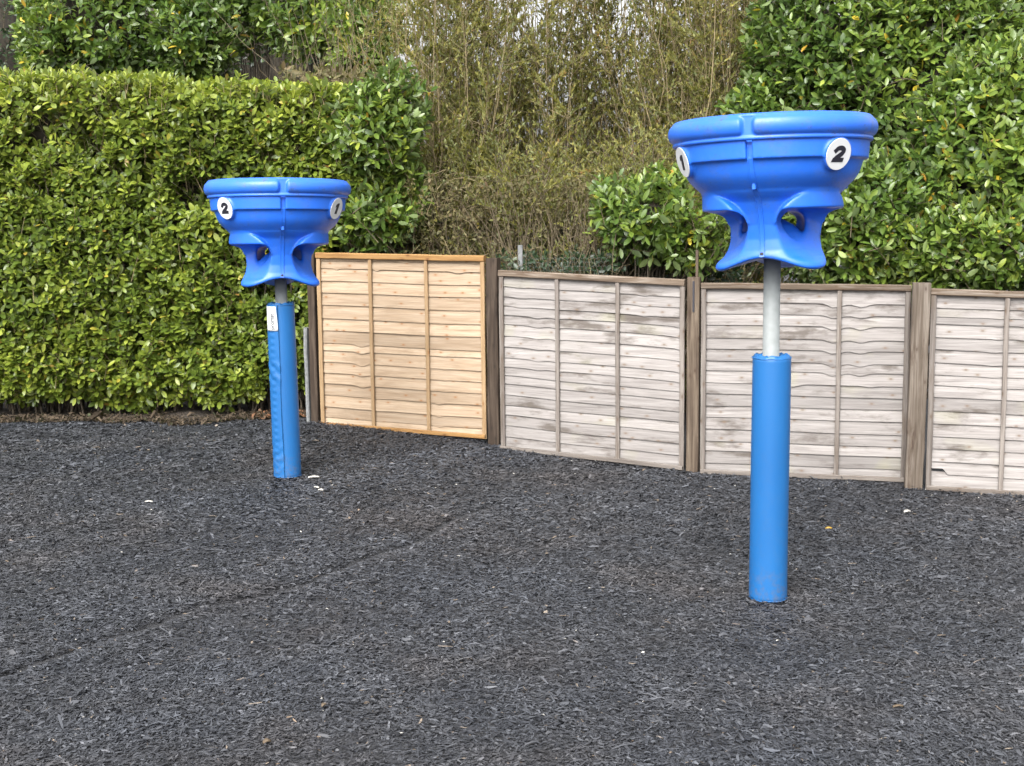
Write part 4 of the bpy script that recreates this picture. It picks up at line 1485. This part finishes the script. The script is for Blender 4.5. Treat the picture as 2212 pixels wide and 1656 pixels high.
def funnel(label, cx, cy, rim_z, seam_deg, numbers, tilt=(0, 0)):
    root = empty('ball_funnel', (cx, cy, rim_z - 0.726 * FS))
    root.scale = (FS, FS, FS)
    a0 = math.atan2(-cy, -cx) + rad(seam_deg)
    root.rotation_euler = (Matrix.Rotation(tilt[0], 3, 'X') @ Matrix.Rotation(tilt[1], 3, 'Y') @ Matrix.Rotation(a0, 3, 'Z')).to_euler()
    tag(root, label, 'ball funnel', 'blue playground ball funnels')
    link('funnel_body', BODY, None, root)
    link('rim', RIM, None, root)
    for k in range(3):
        a = k * 2 * math.pi / 3
        s = link('seam_strip', SEAM, None, root); s.rotation_euler = (0, 0, a)
        b = link('bolt', BOLT, None, s)
        b.matrix_local = Matrix.Translation((.253, 0, .082)) @ Matrix.Rotation(rad(90), 4, 'Y')
        b = link('seam_block', BLOCK, None, s)
        b.location = (.406, 0, .415)
        a = BADGE_ANG[k]
        n_ = Vector((math.cos(a) * math.cos(rad(-16)), math.sin(a) * math.cos(rad(-16)), math.sin(rad(-16))))
        c_ = Vector((BADGE_R * math.cos(a), BADGE_R * math.sin(a), 0.575)) + n_ * -0.0005
        right = Vector((-math.sin(a), math.cos(a), 0))
        up = n_.cross(right)
        mt = Matrix(((right.x, up.x, n_.x, c_.x), (right.y, up.y, n_.y, c_.y), (right.z, up.z, n_.z, c_.z), (0, 0, 0, 1)))
        bd = link('badge', BADGE, None, root); bd.matrix_local = mt
        nm = link('numeral', NUM[numbers[k]], None, bd)
        nm.matrix_local = Matrix.Translation((0, 0, 0.0037)) @ Matrix.Diagonal((0.088, 0.080, 0.10, 1))
    return root


# numbers in the order of the chutes at +60, +180, +300 degrees from the seam that faces the viewer
RC, LC = (1.400, 7.30), (-1.722, 10.30)
R_RIM, L_RIM = 2.474, 2.227
funnel('large blue plastic ball funnel nearer the camera on the right post', RC[0] - 0.004, RC[1], R_RIM, -13, '231', (rad(-1.6), rad(-1.2)))
funnel('blue plastic ball funnel farther off in front of the hedge', LC[0] - 0.012, LC[1], L_RIM, 4, '132', (rad(-2.2), rad(0.3)))


# ------------------------------------------------------------------ posts and pads
def pole(label, cx, cy, top, r=0.0445):
    z0 = float(g0(cx, cy)) - 0.05
    n = 40
    V, F = [], []
    for z in (z0, top):
        for k in range(n):
            a = 2 * math.pi * k / n
            V.append((r * math.cos(a), r * math.sin(a), z - z0))
    for k in range(n): F.append((k, (k + 1) % n, n + (k + 1) % n, n + k))
    F.append(tuple(n + k for k in range(n)))
    me = py_mesh('funnel_post', V, F)
    for p in me.polygons: p.use_smooth = len(p.vertices) == 4
    root = link('funnel_post', me, M['steel'])
    root.location = (cx, cy, z0)
    tag(root, label, 'post', 'steel posts carrying the funnels')
    return root


def pad(label, cx, cy, z0, z1, r, seed, flap=None):
    root = empty('post_pad', (cx, cy, z0))
    tag(root, label, 'post pad', 'blue vinyl pads wrapped round the posts')
    H = z1 - z0
    nz, nt = 90, 96
    t = np.linspace(0, 2 * np.pi, nt, endpoint=False); zz = np.linspace(0, 1, nz)
    T, Zz = np.meshgrid(t, zz, indexing='ij')
    w1 = Sines(seed, 14, 1.5, 5.0, 3)
    x0, y0 = np.cos(T), np.sin(T)
    rr = r * (1 + 0.014 * w1(x0 * 1.2, y0 * 1.2, Zz * 3.0) * (0.35 + 0.65 * (np.abs(Zz - 0.5) * 2) ** 2))
    edge = np.minimum(Zz, 1 - Zz) * H
    rr = rr - 0.010 * np.clip(1 - edge / 0.012, 0, 1) ** 2
    fold = np.abs(np.sin(T * 5.5 + 0.4)) ** 6 + 0.6 * np.abs(np.sin(T * 8 + 2)) ** 8
    zv = Zz * H + 0.006 * fold * np.clip((Zz - 0.975) / 0.025, 0, 1)
    body = np.stack([rr * np.cos(T), rr * np.sin(T), zv], -1)
    # top and bottom closing rings
    rings_top = [np.stack([(r * f) * np.cos(t), (r * f) * np.sin(t), np.full(nt, H + dz_) + 0.004 * np.sin(t * 9 + f * 5) * (f > .5)], -1) for f, dz_ in ((0.90, 0.004), (0.72, -0.003), (0.44, -0.002))]
    rings_bot = [np.stack([(r * f) * np.cos(t), (r * f) * np.sin(t), np.full(nt, 0.004)], -1) for f in (0.44, 0.80)]
    full = np.concatenate([np.stack(rings_bot, 1), body, np.stack(rings_top, 1)], 1)
    me = np_mesh('cover', full.reshape(-1, 3), grid_faces(nt, full.shape[1], wrap_u=True), True)
    link('cover', me, M['vinyl'], root)
    # stitched hem rings
    for hz in (0.012, H - 0.012):
        pts = np.stack([(r + 0.0015) * np.cos(t), (r + 0.0015) * np.sin(t), np.full(nt, hz) + 0.0015 * np.sin(t * 7 + hz)], -1)
        V = []
        for p, a in zip(pts, t):
            for q in range(5):
                b = 2 * math.pi * q / 5
                V.append(p + np.array([math.cos(a), math.sin(a), 0]) * 0.0018 * math.cos(b) + np.array([0, 0, 0.0028 * math.sin(b)]))
        link('hem', np_mesh('hem', np.array(V), grid_faces(nt, 5, True, True), True), M['vinyl'], root)
    if flap is not None:
        a0, a1, lab = flap                                   # world angles of the flap's hidden and free edge
        nu, nv = 26, 150
        U, W_ = np.meshgrid(np.linspace(0, 1, nu), np.linspace(0, 1, nv), indexing='ij')
        A = a0 + (a1 - a0) * U
        wob = 0.02 * np.sin(W_ * 9 + 1) + 0.028 * np.exp(-((W_ - 0.60) / 0.05) ** 2) - 0.02 * np.exp(-((W_ - 0.05) / 0.04) ** 2)
        A = A + wob * U
        zf = 0.006 + (H - 0.018) * W_
        pucker = 0.0022 * np.exp(-((U - 0.55) / 0.16) ** 2) * np.cos(zf * 2 * np.pi / 0.052) * (W_ < 0.85)
        wr = 0.0035 * np.sin(zf * 60 + U * 7) * np.exp(-((W_ - 0.62) / 0.07) ** 2) + 0.0022 * np.sin(zf * 75 - U * 5) * np.exp(-((W_ - 0.12) / 0.10) ** 2)
        Rf_ = r * 1.012 + 0.004 + pucker + wr + 0.0045 * U ** 3
        outer = np.stack([Rf_ * np.cos(A), Rf_ * np.sin(A), zf], -1)
        inner = np.stack([(Rf_ - 0.0035) * np.cos(A), (Rf_ - 0.0035) * np.sin(A), zf], -1)
        V = np.concatenate([outer.reshape(-1, 3), inner.reshape(-1, 3)])
        o = nu * nv
        F = [grid_faces(nu, nv), grid_faces(nu, nv, off=o)[:, ::-1]]
        e = [(((nu - 1) * nv + j), ((nu - 1) * nv + j + 1), o + ((nu - 1) * nv + j + 1), o + ((nu - 1) * nv + j)) for j in range(nv - 1)]
        e += [(j + 1, j, o + j, o + j + 1) for j in range(nv - 1)]
        e += [((i + 1) * nv, i * nv, o + i * nv, o + (i + 1) * nv) for i in range(nu - 1)]
        e += [(i * nv + nv - 1, (i + 1) * nv + nv - 1, o + (i + 1) * nv + nv - 1, o + i * nv + nv - 1) for i in range(nu - 1)]
        link('flap', np_mesh('flap', V, np.concatenate(F + [np.array(e)]), True), M['vinyl'], root)
        # sewn-in white label, lettering reads upwards
        la0, la1, lz0, lz1 = lab
        nu = 12
        U, W_ = np.meshgrid(np.linspace(0, 1, nu), np.linspace(0, 1, 14), indexing='ij')
        A = la0 + (la1 - la0 - 0.10 * W_ ** 2) * U
        rl = r * 1.012 + 0.0115
        zf = lz0 + (lz1 - lz0) * W_
        V = np.stack([rl * np.cos(A), rl * np.sin(A), zf], -1)
        lo = link('label', np_mesh('label', V.reshape(-1, 3), grid_faces(nu, 14), True), M['white'], root)
        so = lo.modifiers.new('thick', 'SOLIDIFY'); so.thickness = 0.0012; so.offset = 1
        cu = bpy.data.curves.new('lettering', 'FONT')
        cu.body = 'promat'
        cu.size = 0.052
        cu.offset = 0.0012
        to = bpy.data.objects.new('tmp_text', cu)
        COL.objects.link(to)
        dg = bpy.context.evaluated_depsgraph_get()
        me = bpy.data.meshes.new_from_object(to.evaluated_get(dg))
        bpy.data.objects.remove(to)
        n_ = len(me.vertices)
        co = np.zeros(n_ * 3); me.vertices.foreach_get('co', co); co = co.reshape(-1, 3)
        sx = 0.118 / (co[:, 0].max() - co[:, 0].min())
        lx = (co[:, 0] - co[:, 0].min()) * sx                     # runs up the post
        ly = co[:, 1] * 0.95                                      # towards the left of the label
        ac = la0 + (la1 - la0) * 0.72
        A = ac - ly / rl
        zz_ = lz0 + 0.012 + lx
        co = np.stack([(rl + 0.0026) * np.cos(A), (rl + 0.0026) * np.sin(A), zz_], -1)
        me.vertices.foreach_set('co', co.ravel()); me.update()
        me.name = 'lettering'
        link('lettering', me, M['label_grey'], lo)
    return root


pole('galvanised steel post of the nearer funnel on the right', RC[0] - 0.010, RC[1], R_RIM - 0.52)
pole('galvanised steel post of the farther funnel by the hedge', LC[0] - 0.006, LC[1], L_RIM - 0.52)
rz1 = at(1672, 768, RC[1]).z
lz1 = at(612, 655, LC[1]).z
rp = pad('plain blue vinyl pad round the nearer post on the right', RC[0] - 0.006, RC[1], float(g0(*RC)) + 0.004, rz1, 0.103, 71)
fa = math.atan2(-LC[1], -LC[0])
HL = lz1 - float(g0(*LC))
lp = pad('blue vinyl pad with overlapping flap and white label round the farther post', LC[0], LC[1], float(g0(*LC)) + 0.004, lz1, 0.102, 72,
         (fa + rad(-82), fa + rad(-14), (fa + rad(-66), fa + rad(-14), HL - 0.205, HL - 0.022)))
lp.rotation_euler = (0, rad(-0.5), 0)


# ------------------------------------------------------------------ single bits lying on the mulch
def flake(name, label, px, py, L, W, ang, mat, seed, curl=0.25):
    p = hit_ground(px, py)
    r = random.Random(seed)
    n = 10
    V, F = [], []
    for side in (1, -1):
        for i in range(n + 1):
            t = i / n
            w = W / 2 * math.sin(math.pi * min(1, 0.08 + 0.9 * t)) ** 0.7 * (1 + r.uniform(-0.15, 0.15))
            x = (t - 0.5) * L
            z = curl * W * math.sin(math.pi * t)
            V.append((x, w, z + 0.004 * side + curl * W * 0.4)); V.append((x, 0, z + 0.003 * side)); V.append((x, -w, z + 0.004 * side + curl * W * 0.4))
    o = 3 * (n + 1)
    for i in range(n):
        for k in range(2):
            a = i * 3 + k
            F.append((a, a + 1, a + 4, a + 3)); F.append((o + a, o + a + 3, o + a + 4, o + a + 1))
        F.append((i * 3, i * 3 + 3, o + i * 3 + 3, o + i * 3)); F.append((i * 3 + 2, o + i * 3 + 2, o + i * 3 + 5, i * 3 + 5))
    F.append((0, o, o + 1, 1)); F.append((1, o + 1, o + 2, 2))
    e = 3 * n
    F.append((e, e + 1, o + e + 1, o + e)); F.append((e + 1, e + 2, o + e + 2, o + e + 1))
    me = py_mesh(name, V, F, True)
    ob = link(name, me, M[mat])
    ob.location = (p.x, p.y, p.z + 0.014)
    ob.rotation_euler = (r.uniform(-.1, .1), r.uniform(-.1, .1), ang)
    a = me.attributes.new('rnd', 'FLOAT', 'POINT')
    a.data.foreach_set('value', np.full(len(V), 0.75, np.float32))
    tag(ob, label, 'fallen leaf' if 'leaf' in name else 'chip')


flake('pale_chip', 'long white wood chip right beside the foot of the flapped pad', 678, 1036, 0.085, 0.028, 0.05, 'chip_white', 1)
flake('pale_chip', 'slim white chip lying just in front of the long white chip', 684, 1058, 0.050, 0.022, -0.7, 'chip_white', 2)
flake('pale_chip', 'stubby white chip touching the tip of the slim one', 693, 1064, 0.040, 0.026, -0.3, 'chip_white', 3)
flake('fallen_leaf', 'white upturned leaf on the soil under the hedge', 392, 879, 0.11, 0.060, 0.1, 'chip_white', 4)
flake('pale_chip', 'white pebble like chip before the broken fence panel', 1960, 1111, 0.050, 0.034, 0.2, 'chip_white', 5)
flake('yellow_chip', 'small yellow chip on the mulch right of the nearer pad', 1790, 1147, 0.045, 0.024, 0.0, 'chip_yellow', 6)
flake('fallen_leaf', 'curled brown leaf near the bottom edge left of centre', 577, 1612, 0.034, 0.022, 0.5, 'dry_leaf', 7, 0.4)
flake('fallen_leaf', 'small reddish dead leaf on the mulch left of centre', 700, 1532, 0.030, 0.016, 1.0, 'dry_leaf', 8, 0.4)
flake('pale_chip', 'white chip lying alone on the mulch at the left', 322, 1089, 0.055, 0.02, 0.1, 'chip_white', 9)
flake('fallen_leaf', 'pale curled dead leaf at the lower right of the mulch', 1940, 1534, 0.05, 0.010, 0.25, 'dry_leaf', 10, 0.5)
